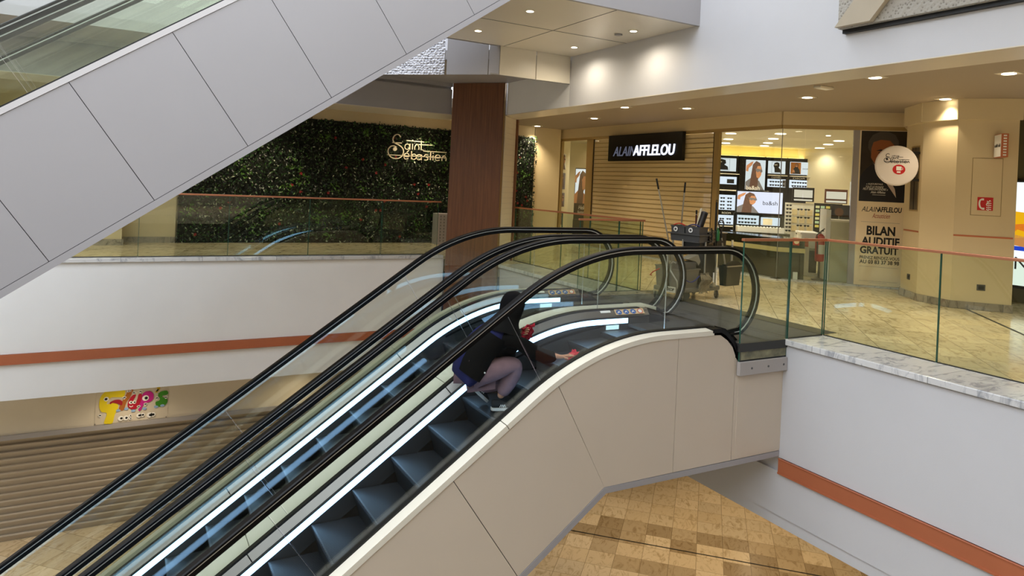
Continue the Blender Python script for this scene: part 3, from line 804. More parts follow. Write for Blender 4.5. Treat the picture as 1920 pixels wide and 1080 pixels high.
# ------------------------------------------------------------------ planted wall
YG = 16.22
gw = thing('planted_wall', 'dark green artificial plant wall with red flowers behind the far railing', 'plant wall', (5.3, YG, 0))
b = MB(); b.box((1.02, YG, .0), (9.68, YG+.14, 2.84)); obj('planting_mat', b, 'backing', gw)
r2 = random.Random(3); b = MB()
def leaf(b, c, s, rr):
    a = rr.uniform(0, 2*PI); tilt = rr.uniform(-.9, .9); tl = rr.uniform(-.9, .9)
    u = Vector((math.cos(a), math.sin(tilt)*.9, math.sin(a))).normalized(); v = Vector((-math.sin(a), math.sin(tl)*.8, math.cos(a))).normalized()
    p = Vector(c); b.add([p-u*s, p-v*s*.45+Vector((0, -.004, 0)), p+u*s, p+v*s*.45+Vector((0, -.004, 0))], [(0, 1, 2, 3)])
for i in range(21000):
    x = r2.uniform(1.0, 9.7); z = r2.uniform(.01, 2.86)
    bump_ = .05*math.sin(x*5.1+z*3.3)+.04*math.sin(x*2.2-z*6.1)
    leaf(b, (x, YG-.03-r2.random()*.06-bump_*.5, z), r2.uniform(.018, .042), r2)
lf = obj('foliage', b, 'leaf', gw); lf['kind'] = 'stuff'
for i in range(40):
    x = r2.uniform(1.2, 9.5); z = r2.uniform(.15, 2.7); b = MB()
    for k in range(16):
        leaf(b, (x+r2.gauss(0, .08), YG-.12-r2.random()*.05, z+r2.gauss(0, .08)), r2.uniform(.02, .05), r2)
    obj('fern_tuft', b, 'leaf_lime', gw)
for i in range(48):
    x = r2.uniform(1.2, 9.55); z = r2.uniform(.15, 2.75); b = MB()
    for k in range(6):
        a = k*PI/3+r2.random(); p = Vector((x, YG-.15, z)); u = Vector((math.cos(a), -.2, math.sin(a))); v = Vector((-math.sin(a), 0, math.cos(a)))
        b.add([p, p+u*.022+v*.011, p+u*.042, p+u*.022-v*.011], [(0, 1, 2, 3)])
    obj('flower', b, 'flower', gw)
# the lettering on it: drawn strokes
sg = thing('wall_lettering', 'cream metal Saint Sébastien lettering on the planted wall', 'sign', (6.2, YG-.2, 2.3))
def L(cx, cy): return ((cx-107)/380*1.0, (430-(cy-.062*(cx-107)))/387)
Fs = frame((5.45, YG-.22, 1.99), (1, 0, 0), n=(0, -1, 0))
def smooth(pts, n=5):
    o = []
    for i in range(len(pts)-1):
        p0 = pts[max(i-1, 0)]; p1 = pts[i]; p2 = pts[i+1]; p3 = pts[min(i+2, len(pts)-1)]
        for k in range(n):
            t = k/n; t2 = t*t; t3 = t2*t
            o.append(tuple(.5*((2*p1[j])+(-p0[j]+p2[j])*t+(2*p0[j]-5*p1[j]+4*p2[j]-p3[j])*t2+(-p0[j]+3*p1[j]-3*p2[j]+p3[j])*t3) for j in (0, 1)))
    o.append(pts[-1]); return o
def logo(mb, F, L, w, n0, n1):
    mb.stroke(F, smooth([L(*p) for p in ((228, 215), (212, 194), (188, 190), (163, 208), (155, 240), (172, 268), (215, 288), (250, 316), (262, 352), (248, 390), (215, 412), (172, 412), (135, 392), (114, 355), (118, 322), (140, 300), (168, 296), (190, 306))]), w, n0, n1)
    mb.disc(F, *L(178, 325), w*2.2, n0, n1, 18)
    for a, c in (((285, 245), (458, 258)), ((150, 265), (240, 270)), ((405, 282), (545, 288)), ((455, 343), (690, 357)), ((107, 378), (690, 408))):
        mb.stroke(F, [L(*a), L(*c)], w*.8, n0, n1)
    def ring(cx, cy, r): mb.stroke(F, [L(cx+r*math.cos(k*PI/8), cy+r*1.05*math.sin(k*PI/8)) for k in range(16)], w*.8, n0, n1, True)
    def st(*p): mb.stroke(F, [L(*q) for q in p], w*.8, n0, n1)
    def arch(x0, x1, y0, y1): mb.stroke(F, smooth([L(x0, y1), L(x0, (y0+y1)/2), L((x0+x1)/2, y0), L(x1, (y0+y1)/2), L(x1, y1)], 4), w*.8, n0, n1)
    ring(296, 303, 24); st((322, 275), (322, 330))
    st((346, 275), (346, 330)); mb.disc(F, *L(347, 242), w*.6, n0, n1, 10)
    arch(370, 408, 278, 332); st((432, 245), (432, 330), (455, 334))
    mb.stroke(F, smooth([L(*p) for p in ((268, 393), (316, 396), (306, 368), (280, 368), (266, 392), (280, 418), (312, 414))], 4), w*.8, n0, n1); st((296, 356), (312, 338))
    st((340, 345), (340, 422)); ring(365, 398, 24)
    ring(415, 402, 24); st((440, 378), (440, 430))
    mb.stroke(F, smooth([L(*p) for p in ((505, 382), (480, 378), (470, 394), (500, 408), (498, 428), (468, 428))], 4), w*.8, n0, n1)
    st((530, 345), (530, 430)); st((556, 385), (556, 432)); mb.disc(F, *L(556, 365), w*.6, n0, n1, 10)
    mb.stroke(F, smooth([L(*p) for p in ((578, 408), (626, 410), (616, 384), (590, 384), (576, 408), (590, 434), (622, 430))], 4), w*.8, n0, n1)
    arch(648, 688, 388, 438)
b = MB(); logo(b, Fs, L, .022, .0, .03); obj('lettering', b, 'letter', sg)
for k, (cx, cy) in enumerate(((240, 268), (440, 335), (690, 408), (120, 380))):
    u, v = L(cx, cy); b = MB(); b.fbox(Fs, u-.008, u+.008, v-.008, v+.008, -.15, .0); obj('standoff', b, 'steel_dk', sg)
# pale cabinet with a pierced front beside the pillar
cb = thing('pierced_cabinet', 'pale free standing cabinet with a pierced diamond front, left of the walnut pillar', 'cabinet', (6.95, 15.9, 0))
b = MB(); b.box((6.70, 15.72, .0), (7.35, 16.0, .76)); obj('body', b, 'white_panel', cb, bevel=.01)
Fc = frame((6.72, 15.715, .04), (1, 0, 0), n=(0, -1, 0)); b = MB()
for i in range(6):
    for j in range(9):
        for (du, dv) in ((.03, .03), (-.03, .03)):
            u = .08+i*.09; v = .05+j*.075
            if u < .58: b.stroke(Fc, [(u-du*.8, v-dv*.8), (u+du*.8, v+dv*.8)], .009, 0, .003)
obj('pierced_pattern', b, 'steel_dk', cb)

# walls beside the planted wall
b = MB(); b.box((-12.9, 16.36, 0), (10.6, 16.5, CZ)); b.box((-1.6, 16.25, 0), (.98, 16.36, CZ)); b.box((9.7, 16.53, 0), (10.70, 16.65, CZ)); b.box((9.68, 16.25, 0), (9.72, 16.55, CZ)); b.box((.98, 16.25, 2.85), (9.7, 16.36, CZ))
b.box((-1.05, 15.7, 0), (.0, 16.26, CZ)); b.box((-6, 16.1, 0), (-2.6, 16.3, CZ))
struct('wall_corridor', b, 'cream_wall', label='cream corridor wall round the planted wall')
b = MB(); b.box((-1.62, 16.22, 0), (.98, 16.25, .12)); b.box((-1.08, 15.67, 0), (.03, 15.7, .12)); b.box((-6, 16.07, 0), (-2.6, 16.1, .12)); b.box((.0, 15.7, 0), (.03, 16.22, .12)); b.box((9.72, 16.50, 0), (10.7, 16.53, .1))
struct('baseboard_back', b, 'marble_grey', label='grey marble skirting of the far corridor')
b = MB(); b.box((-1.6, 16.2, 1.08), (.98, 16.24, 1.1)); b.box((9.72, 16.50, 2.84), (10.70, 16.53, 2.87)); struct('trim_28', b, 'brass_frame', label='thin line on the far corridor wall')

# ------------------------------------------------------------------ walls at the right
P2 = (11.53, 7.06); P3 = (11.08, 6.52); P4 = (10.94, 5.92); P5 = (11.45, 5.33); PR = (12.24, 7.43)
pts = [PR, P2, P3, P4, P5, (12.3, 6.18), (12.9, 7.3)]
b = MB(); b.prism([(x, y, 0) for x, y in pts], (0, 0, CZ)); struct('wall_niche', b, 'cream_wall', label='cream angled wall beside the hearing test poster')
def along(p, q): d = Vector((q[0]-p[0], q[1]-p[1], 0)); return frame((p[0], p[1], 0), d, n=(d.y, -d.x, 0)), d.length
b = MB()
for p, q in ((PR, P2), (P2, P3), (P3, P4), (P4, P5)):
    F, l = along(p, q); b.fbox(F, -.015, l+.015, .003, .115, 0, .018)
struct('baseboard_right', b, 'marble_grey', label='grey marble skirting of the angled wall')
b = MB()
for p, q in ((PR, P2), (P2, P3), (P3, P4), (P4, P5)):
    F, l = along(p, q); b.fbox(F, -.03, l+.03, 2.84, CZ, 0, .05)
struct('trim_29', b, 'cream_wall', label='cream bulkhead band under the corridor ceiling')
F45, l45 = along(P4, P5)
F23, l23 = along(P2, P3)
b = MB(); b.fbox(F45, .0, .76, 1.085, 1.11, 0, .006); b.fbox(F23, .05, l23-.02, 1.085, 1.11, 0, .006); struct('trim_30', b, 'copper', label='thin copper line on the angled wall')
t_ = thing('access_panel', 'flush rectangular access panel in the cream wall above the fire telephone sign', 'access panel', F45(.4, 1.84, 0))
b = MB(); b.fbox(F45, .205, .595, 1.41, 2.27, .0, .003); obj('frame', b, pbr('panel gap', '#8d7b55', .7), t_)
b = MB(); b.fbox(F45, .213, .587, 1.418, 2.262, .001, .006); obj('door', b, 'cream_wall', t_)
t_ = thing('fire_telephone_sign', 'square red fire telephone sign with white handset and flames', 'sign', F45(.39, 1.59, .006))
b = MB(); b.fbox(F45, .290, .490, 1.49, 1.685, .006, .010); obj('plate', b, 'red', t_)
b = MB(); b.stroke(F45, smooth([(.355, 1.655), (.325, 1.64), (.315, 1.59), (.328, 1.535), (.36, 1.512)]), .022, .010, .012); b.fbox(F45, .34, .372, 1.638, 1.668, .010, .012); b.fbox(F45, .348, .382, 1.50, 1.53, .010, .012)
for k in range(4): b.stroke(F45, smooth([(.405+.0*k, 1.60-.03*k), (.43, 1.588-.03*k), (.44, 1.60-.03*k), (.468, 1.585-.03*k+.012)]), .011, .010, .012)
b.stroke(F45, smooth([(.41, 1.63), (.43, 1.615), (.445, 1.64), (.46, 1.625)]), .01, .010, .012); b.stroke(F45, smooth([(.40, 1.575), (.42, 1.60), (.415, 1.635)]), .010, .010, .012)
obj('pictogram', b, 'white', t_)
for (F, u, v, nm) in ((F45, .386, .34, 'grey double wall socket low on the cream wall under the copper line'), (F23, .363, .34, 'grey wall socket low on the side of the poster niche')):
    t_ = thing('wall_socket', nm, 'socket', F(u, v, 0)); b = MB(); b.fbox(F, u-.055, u+.055, v-.045, v+.045, 0, .012); obj('cover_plate', b, 'steel_dk', t_, bevel=.003)
    b = MB(); b.fbox(F, u-.035, u+.035, v-.025, v+.025, .012, .018); obj('outlet', b, 'black_plastic', t_)
t_ = thing('recessed_slot', 'tall dark recessed slot in the wall beside the poster', 'wall slot', F23(.43, 1.95, 0))
b = MB(); b.fbox(F23, .245, .61, 1.42, 2.48, .0, .004); obj('frame', b, 'brass_frame', t_); b = MB(); b.fbox(F23, .27, .585, 1.445, 2.455, .002, .007); obj('recess', b, pbr('dark brown recess', '#4a3d2c', .3), t_)
b = MB(); b.fbox(F23, .42, .44, 1.445, 2.455, .006, .012); obj('centre_bar', b, 'dark', t_)
# shop blade sign with white face and copper sides
nv = Vector(F45(0, 0, 1))-Vector(F45(0, 0, 0)); base = F45(.51, 2.44, 0)
Fb = frame(base, nv, n=Vector(F45(-1, 0, 0))-Vector(F45(0, 0, 0)))
t_ = thing('projecting_shop_sign', 'small square projecting sign, white face with copper edges, high on the cream wall', 'sign', base)
b = MB(); b.fbox(Fb, .03, .36, -.17, .17, -.045, .045); obj('box', b, 'copper', t_, bevel=.004)
b = MB(); b.fbox(Fb, .04, .35, -.16, .16, .045, .048); obj('face', b, 'white', t_)
b = MB(); b.text(Fb, 'Alain Afflelou', .34, .06, -.02, .03, .048, .050, .3); obj('lettering', b, 'ink', t_)
b = MB()
for k in range(8): b.fbox(Fb, .357, .362, -.15+k*.04, -.13+k*.04, -.02, .02)
obj('pierced_dots', b, 'white', t_)
# round fabric sign
wn = Vector(F23(0, 0, 1))-Vector(F23(0, 0, 0)); wu = Vector(F23(1, 0, 0))-Vector(F23(0, 0, 0)); o_ = F23(.62, 2.14, 0)
Fd = frame(o_+wn*.345, -wn, n=wu)
t_ = thing('round_banner_sign', 'round white fabric Saint Sébastien sign with a red icon, projecting over the poster', 'sign', o_+wn*.345)
b = MB(); b.disc(Fd, 0, 0, .325, -.035, .015, 36); obj('fabric_drum', b, pbr('stretched white fabric', '#e6dfdc', .7, bump=.5, bscale=5), t_, bevel=.02)
b = MB(); b.fbox(Fd, .24, .34, .2, .24, -.02, .0); b.fbox(Fd, .24, .34, -.24, -.2, -.02, .0); obj('mounting_bracket', b, 'dark', t_)
def L2(cx, cy): return ((cx-107)/585*.38-.20, (430-(cy-.062*(cx-107)))/585*.38+.03)
b = MB(); logo(b, Fd, L2, .008, .015, .018); obj('lettering', b, 'ink', t_)
b = MB(); b.disc(Fd, .03, -.06, .095, .015, .018, 28, .08); ic = obj('red_disc', b, 'red', t_)
b = MB(); b.fbox(Fd, -.01, .065, -.075, -.01, .018, .020); b.stroke(Fd, [(.065, -.03), (.085, -.03), (.085, -.06), (.065, -.06)], .008, .018, .020); b.fbox(Fd, .0, .055, -.115, -.09, .018, .020); obj('cup_icon', b, 'white', ic)

# dark bay with a lit advert at the right edge
b = MB(); b.box((12.85, 2.5, 0), (12.95, 6.4, CZ)); struct('wall_bay', b, pbr('olive grey wall', '#6b654a', .6), label='olive grey wall of the bay at the right edge')
lb = thing('lightbox_advert', 'tall bright backlit advert at the right edge with food picture', 'advert', (12.8, 5.4, .3))
Fl = frame((12.83, 6.02, 0), (0, -1, 0), n=(-1, 0, 0))
b = MB(); b.fbox(Fl, -.05, 1.25, .24, 2.02, .0, .07); obj('case', b, 'dark', lb, bevel=.01)
b = MB(); b.fbox(Fl, .0, 1.2, .29, 1.97, .07, .075); obj('screen', b, emis('backlit paper', '#e8f0ee', .9), lb)
for nm, c, pl in (('picture_yellow', '#f0b419', [(0, 1.05), (.5, 1.1), (.5, 1.45), (0, 1.5)]), ('picture_tomato', '#d8542a', [(.02, 1.1), (.12, 1.2), (.3, 1.15), (.25, 1.3), (.08, 1.28)]), ('picture_bread', '#c98b4a', [(0, .95), (.35, .9), (.4, 1.05), (.05, 1.12)]), ('blue_band', '#2848c8', [(0, .86), (1.2, .83), (1.2, .9), (0, .93)])):
    b = MB(); b.fpoly(Fl, pl, .0755, .078); obj(nm, b, emis(nm, c, .7), lb)
b = MB(); b.text(Fl, 'Noz', .1, .6, .55, .75, .0755, .078); obj('lettering', b, 'ink', lb)
t_ = thing('socket_label', 'small black and white fire hose sign low beside the lit advert', 'sign', (12.84, 6.2, .16))
Fq = frame((12.84, 6.25, 0), (0, -1, 0), n=(-1, 0, 0)); b = MB(); b.fbox(Fq, 0, .16, .05, .25, 0, .006); obj('plate', b, 'ink', t_)
b = MB(); b.fbox(Fq, .09, .14, .09, .2, .006, .008); b.fbox(Fq, .03, .07, .06, .16, .006, .008); obj('symbol', b, 'white', t_)
# ------------------------------------------------------------------ optician's shop
XS = 10.72
Ff = frame((XS, 8.95, 0), (0, 1, 0), n=(-1, 0, 0))           # u runs away from the viewer along the long front
Fg = frame((XS, 8.95, 0), (1, -1, 0), n=(-1, -1, 0))         # the angled front
b = MB()
b.fbox(Ff, .0, 7.6, 2.90, CZ, -.25, .04); b.fbox(Fg, .0, 2.15, 2.90, CZ, -.25, .04)
struct('wall_shopfront', b, 'cream_wall', label='cream bulkhead above the shop front')
b = MB(); b.fbox(Ff, 0, 7.6, 2.83, 2.90, -.06, .02); b.fbox(Fg, 0, 2.15, 2.83, 2.90, -.06, .02)
for u0, u1 in ((6.05, 6.28), (1.57, 1.70), (7.50, 7.57)): b.fbox(Ff, u0, u1, 0, 2.84, -.06, .02)
b.fbox(Ff, 5.98, 6.04, 0, 2.84, -.03, .03)
struct('window_frame', b, 'brass_frame', label='champagne metal frame of the shop front')
b = MB(); b.fbox(Fg, 1.22, 1.32, 0, 2.83, -.05, .02); struct('trim_31', b, 'white_panel', label='pale post beside the poster')
b = MB(); b.fbox(Ff, -.1, 7.55, .0, .028, -.1, .1); b.fbox(Fg, -.1, 2.12, .0, .028, -.1, .1); struct('trim_32', b, 'marble', label='pale marble threshold of the shop')
def pane(n, F, u0, u1, z0=.03, z1=2.83):
    b = MB(); b.fbox(F, u0, u1, z0, z1, -.02, -.008); return struct('window_%d' % n, b, 'glass', label='clear shop window pane')
pane(1, Ff, .015, 1.565); pane(2, Fg, .01, .40); pane(3, Fg, .41, 1.215); pane(4, Ff, 6.29, 7.49)
b = MB(); b.fbox(Fg, .0, .012, .03, 2.83, -.03, .0); struct('trim_33', b, 'steel', label='slim steel joint at the window corner')
# shop shell
b = MB()
AB = Vector((15.4, 15.0, 0)); dB = Vector((3.0, -1.8, 0)).normalized()
Fk = frame(AB, dB, n=(dB.y, -dB.x, 0))
b.fbox(Fk, -2.6, 6.2, 0, 2.98, -.15, 0)
struct('wall_shop_back', b, pbr('pale yellow wall', '#efe3a2', .6), label='pale yellow back wall of the shop')
b = MB(); b.prism([(10.78, 16.60, 0), (11.36, 17.0, 0), (11.36, 18.6, 0), (10.62, 18.6, 0), (10.62, 16.66, 0)], (0, 0, 2.98)); b.box((11.3, 18.6, 0), (16.5, 18.7, 2.98)); b.fbox(Fg, 1.50, 6, 0, 2.98, -.5, -.42); b.box((17.3, 8.5, 0), (17.45, 14.2, 2.98))
struct('wall_shop_side', b, pbr('pale shop wall', '#e9dfc0', .6), label='pale side walls of the shop')
b = MB(); b.prism([(10.80, 18.65, 2.98), (10.80, 8.98, 2.98), (12.3, 7.5, 2.98), (19.9, 7.5, 2.98), (19.9, 18.65, 2.98)], (0, 0, .1)); struct('ceiling_shop', b, pbr('shop ceiling paint', '#e0d8c0', .7), label='flat shop ceiling')
# roller shutter of the shop: perforated slats, half see-through
def perfslat():
    t = NT('pierced shutter slat'); tr = t.add('ShaderNodeBsdfTransparent'); d_ = t.add('ShaderNodeBsdfPrincipled', Roughness=.4, Metallic=.2); d_.inputs['Base Color'].default_value = srgb('#efdcb2')
    m = t.add('ShaderNodeMixShader'); m.inputs[0].default_value = .80; t.link(tr, 0, m, 1); t.link(d_, 0, m, 2); t.link(m, 0, t.out, 0); return t.m
M['perfslat'] = perfslat(); M['hinge'] = pbr('shutter hinge line', '#97804f', .5)
sh = thing('roller_shutter', 'tan see-through roller shutter lowered beneath the black shop sign', 'roller shutter', (XS, 12.8, 0))
z = 2.82; k = 0
while z > .06:
    b = MB(); b.fbox(Ff, 1.73, 5.97, z-.092, z, -.012, -.006); sl = obj('slat', b, 'perfslat', sh)
    b = MB(); b.fbox(Ff, 1.73, 5.97, z-.105, z-.092, -.02, .006); obj('slat_hinge', b, 'hinge', sl)
    z -= .105
b = MB(); b.fbox(Ff, 1.72, 6.0, .03, .10, -.03, .02); obj('bottom_bar', b, 'brass_frame', sh)
for u in (5.97, 1.705):
    b = MB(); b.fbox(Ff, u, u+.02, .03, 2.83, -.03, .015); obj('guide_rail', b, 'dark', sh)
# black fascia sign
sg = thing('shop_sign', 'black ALAIN AFFLELOU shop sign with white lit lettering above the shutter', 'sign', (XS-.1, 12.8, 2.5))
b = MB(); b.fbox(Ff, 2.54, 5.20, 2.25, 2.885, .03, .12); obj('sign_box', b, 'dark', sg, bevel=.005)
Fr_ = frame((XS, 8.95, 0), (0, -1, 0), n=(-1, 0, 0))
b = MB(); b.text(Fr_, 'ALAIN', -4.98, -4.10, 2.37, 2.60, .12, .135, .28, .0); obj('dim_lettering', b, emis('dim grey letters', '#7c7f92', .35), sg)
b = MB(); b.text(Fr_, 'AFFLELOU', -4.20, -2.76, 2.37, 2.62, .12, .14, .12, .012, 1.0); obj('lit_lettering', b, emis('lit white letters', '#e2e8ff', 1.2), sg)

# window plinth and counter inside
t_ = thing('window_plinth', 'long dark plinth with a gold band behind the shop window', 'display plinth', (11.0, 9.6, 0))
b = MB(); b.prism([(10.80, 10.5, .03), (10.80, 8.98, .03), (11.12, 8.66, .03), (11.5, 9.05, .03), (11.3, 10.5, .03)], (0, 0, .74)); obj('body', b, 'dark_green_glass', t_)
b = MB(); b.prism([(10.79, 10.51, .52), (10.79, 8.97, .52), (11.125, 8.645, .52), (11.51, 9.06, .52), (11.31, 10.51, .52)], (0, 0, .085)); obj('gold_band', b, pbr('pale gold band', '#e2cf96', .4), t_)

# eyewear
def spectacles_bm():
    b = MB(); F = frame((0, 0, 0), (1, 0, 0), n=(0, -1, 0))
    return b, F
def make_glasses(lbl, grp, mat):
    o = thing('sunglasses', lbl, 'sunglasses', (0, 0, 0), grp)
    F = frame((0, 0, 0), (1, 0, 0), n=(0, -1, 0))
    b = MB(); b.disc(F, -.036, 0, .03, 0, .004, 10, .022); b.disc(F, .036, 0, .03, 0, .004, 10, .022); obj('lens', b, mat, o)
    b = MB(); b.stroke(F, [(-.07, .012), (-.036, .022), (0, .014), (.036, .022), (.07, .012)], .006, .0, .007); b.stroke(F, [(-.012, .005), (.012, .005)], .006, 0, .007)
    b.fbox(F, -.072, -.068, .008, .014, -.06, .004); b.fbox(F, .068, .072, .008, .014, -.06, .004); obj('frame', b, 'black_plastic', o)
    return o
proto_g = {}
def glasses_row(F, us, v, n, label, grp):
    """sunglasses set out along a lit shelf in frame F"""
    for u in us:
        key = grp
        if key not in proto_g:
            g = make_glasses(label, grp, 'dark'); proto_g[key] = g; o = g
        else:
            o = dup(proto_g[key], (0, 0, 0), label)
        p = F(u, v+.022, n+.065); q = F(1, 0, 0)-F(0, 0, 0)
        o.location = p; o.rotation_euler = (0, 0, math.atan2(q.y, q.x))
M['cove'] = emis('warm cove light', '#ffe08a', 5.)
M['lit_shelf'] = emis('lit shelf back', '#dfeaf8', .85)
M['lit_shelf2'] = emis('lit shelf back warm', '#efe6cf', .6)
def portrait(mb, F, u0, u1, v0, v1, n, kind=0):
    """woman in sunglasses: material slots 0 paper 1 hair 2 skin 3 dark"""
    W = u1-u0; H = v1-v0
    def q(pts): return [(u0+a*W, v0+c*H) for a, c in pts]
    if kind == 0:       # long hair, arm raised behind the head
        mb.m(3).fpoly(F, q([(.0, .0), (.0, .25), (.25, .38), (.7, .3), (.95, .0)]), n, n+.001)
        mb.m(1).fpoly(F, q([(.2, .0), (.28, .5), (.35, .85), (.52, .97), (.72, .9), (.82, .7), (.66, .5), (.62, .0)]), n+.001, n+.002)
        mb.m(2).fpoly(F, q([(.0, .62), (.02, .8), (.25, .92), (.38, .95), (.3, .82), (.14, .72), (.12, .6)]), n+.0015, n+.0025)
        mb.m(2).fpoly(F, q([(.55, .72), (.6, .8), (.76, .8), (.82, .62), (.78, .48), (.68, .38), (.56, .42), (.52, .58)]), n+.002, n+.003)
        mb.m(3).fpoly(F, q([(.5, .66), (.5, .72), (.84, .68), (.85, .6), (.76, .58), (.7, .63), (.6, .58)]), n+.003, n+.004)
    elif kind == 1:     # head in dark silhouette inside a thin frame
        mb.m(3).fpoly(F, q([(.38, .1), (.36, .45), (.3, .62), (.36, .85), (.5, .92), (.64, .85), (.66, .6), (.6, .5), (.72, .35), (.74, .1)]), n, n+.001)
        mb.m(2).fpoly(F, q([(.36, .66), (.36, .72), (.52, .74), (.52, .67)]), n+.001, n+.002)
        for a in (((.2, .06), (.2, .94)), ((.2, .94), (.78, .94)), ((.78, .94), (.78, .06)), ((.78, .06), (.2, .06))): mb.m(3).stroke(F, q(a), .006, n, n+.001)
    else:               # figure at left, lettering block at right
        mb.m(1).fpoly(F, q([(.02, .04), (.02, .96), (.53, .96), (.53, .04)]), n, n+.001)
        mb.m(3).fpoly(F, q([(.12, .06), (.16, .45), (.24, .6), (.24, .85), (.34, .9), (.4, .8), (.38, .55), (.46, .4), (.5, .06)]), n+.001, n+.002)
        mb.m(2).fpoly(F, q([(.25, .66), (.25, .82), (.36, .83), (.37, .66), (.31, .58)]), n+.002, n+.003); mb.m(2).fpoly(F, q([(.1, .15), (.13, .4), (.2, .36), (.24, .15)]), n+.002, n+.003)
        mb.m(3).fpoly(F, q([(.24, .72), (.24, .77), (.37, .77), (.37, .72)]), n+.003, n+.004)
    mb.m(0)
M['hair'] = pbr('printed brown hair', '#6a5048', .5); M['skin_print'] = pbr('printed skin', '#d49a78', .5); M['amber'] = pbr('printed amber', '#b4701c', .5); M['grey_print'] = pbr('printed grey', '#80808c', .5)
def lit_picture(nm, F, u0, u1, v0, v1, n, parent, kind, cols, txt=None, em=.75):
    b = MB(); b.fbox(F, u0, u1, v0, v1, n, n+.02); key = 'lit_pic%.2f' % em
    if key not in M: M[key] = emis('backlit picture %.1f' % em, '#e3ebee', em)
    p = obj(nm, b, key, parent)
    b = MB(); portrait(b, F, u0, u1, v0, v1, n+.021, kind); obj('print', b, [key]+cols, p)
    if txt:
        b = MB(); W = u1-u0; b.text(F, txt, u0+W*.62, u0+W*.9, v0+(v1-v0)*.42, v0+(v1-v0)*.52, n+.021, n+.023); obj('lettering', b, 'ink', p)
    return p
bays = [(-.62, .42, 'leftmost dark shelf unit at the shop back with a lit black and white portrait'), (.44, 1.22, 'narrow dark unit with a tall lit portrait of a woman in sunglasses'),
        (1.24, 1.86, 'dark shelf unit headed CHANEL at the back of the shop'), (1.87, 2.56, 'dark shelf unit headed DIOR at the back of the shop'), (2.57, 3.26, 'rightmost dark shelf unit at the back of the shop, headed Chloé')]
for i, (a, c, lab) in enumerate(bays):
    t_ = thing('display_cabinet', lab, 'cabinet', Fk((a+c)/2, 0, .2), 'dark display cabinets along the shop back wall')
    b = MB(); b.fbox(Fk, a, c, 0.0, 2.69, .02, .30); obj('carcass', b, 'dark', t_)
    b = MB(); b.fbox(Fk, a+.02, c-.02, 2.692, 2.70, .08, .20); obj('cove_strip', b, 'cove', t_)
    if i == 0:
        lit_picture('lightbox', Fk, a+.1, .345, 2.23, 2.61, .30, t_, 1, ['grey_print', 'white', 'ink'])
        b = MB(); b.fbox(Fk, -.55, .38, 1.85, 2.07, .30, .31); b.fbox(Fk, -.55, .367, 1.10, 1.54, .30, .31); b.fbox(Fk, -.55, .353, .68, .95, .30, .31); obj('lit_back', b, 'lit_shelf', t_)
        b = MB(); b.fbox(Fk, -.6, .42, 2.14, 2.16, .30, .42); b.fbox(Fk, -.6, .42, 1.66, 1.69, .30, .42); b.fbox(Fk, -.6, .42, .62, .64, .30, .42); obj('shelf', b, 'cap_cream', t_)
        b = MB(); b.fbox(Fk, .1, .3, 1.88, 2.0, .31, .34); obj('box_sign', b, 'ink', t_)
        b = MB(); b.text(Fk, 'ROOM', -.0, .25, .985, 1.04, .31, .315); obj('lettering', b, 'white', t_)
        for r_ in range(4): glasses_row(Fk, [-.42+.2*j for j in range(4)], 1.12+.1*r_, .325, 'dark sunglasses on the lit shelves of the leftmost cabinet', 'sunglasses in the leftmost cabinet')
        for r_ in range(2): glasses_row(Fk, [-.42+.2*j for j in range(4)], .71+.11*r_, .325, 'dark sunglasses on the lit shelves of the leftmost cabinet', 'sunglasses in the leftmost cabinet')
    elif i == 1:
        lit_picture('lightbox', Fk, .63, 1.19, 1.73, 2.59, .30, t_, 0, ['hair', 'skin_print', 'grey_print'])
        b = MB(); b.text(Fk, 'ba&sh', .66, 1.05, 1.72, 1.84, .325, .33, 0, .02); obj('lettering', b, 'white', t_)
    else:
        u0, u1 = ((1.27, 1.76), (1.90, 2.48), (2.62, 3.18))[i-2]
        lit_picture('lightbox', Fk, u0, u1, 2.22, 2.585, .30, t_, (1, 2, 2)[i-2], (['grey_print', 'white', 'ink'], ['amber', 'skin_print', 'ink'], ['grey_print', 'white', 'ink'])[i-2], (None, 'DIOR', 'Chloé')[i-2])
        b = MB(); b.fbox(Fk, u0, u1+.05, 2.155, 2.18, .30, .4); obj('shelf', b, 'cap_cream', t_)
        b = MB(); b.text(Fk, ('CHANEL', 'DIOR', 'Chloé')[i-2], u0+.1, u1-.12, 2.085, 2.135, .301, .306, bold=.01); obj('lettering', b, 'white', t_)
        b = MB(); b.fbox(Fk, u0, u1+.03, 1.83, 2.06, .30, .31); obj('lit_back', b, 'lit_shelf', t_)
        b = MB(); b.fbox(Fk, u1-.06, u1+.03, 1.84, 2.04, .31, .32); obj('mirror_strip', b, 'grey_print', t_)
        nm = ('CHANEL', 'DIOR', 'Chloé')[i-2]
        for r_ in range(2): glasses_row(Fk, [u0+.1+.15*j for j in range(3)], 1.86+.1*r_, .325, 'dark sunglasses on the lit shelf under the %s heading' % nm, 'sunglasses under %s' % nm)
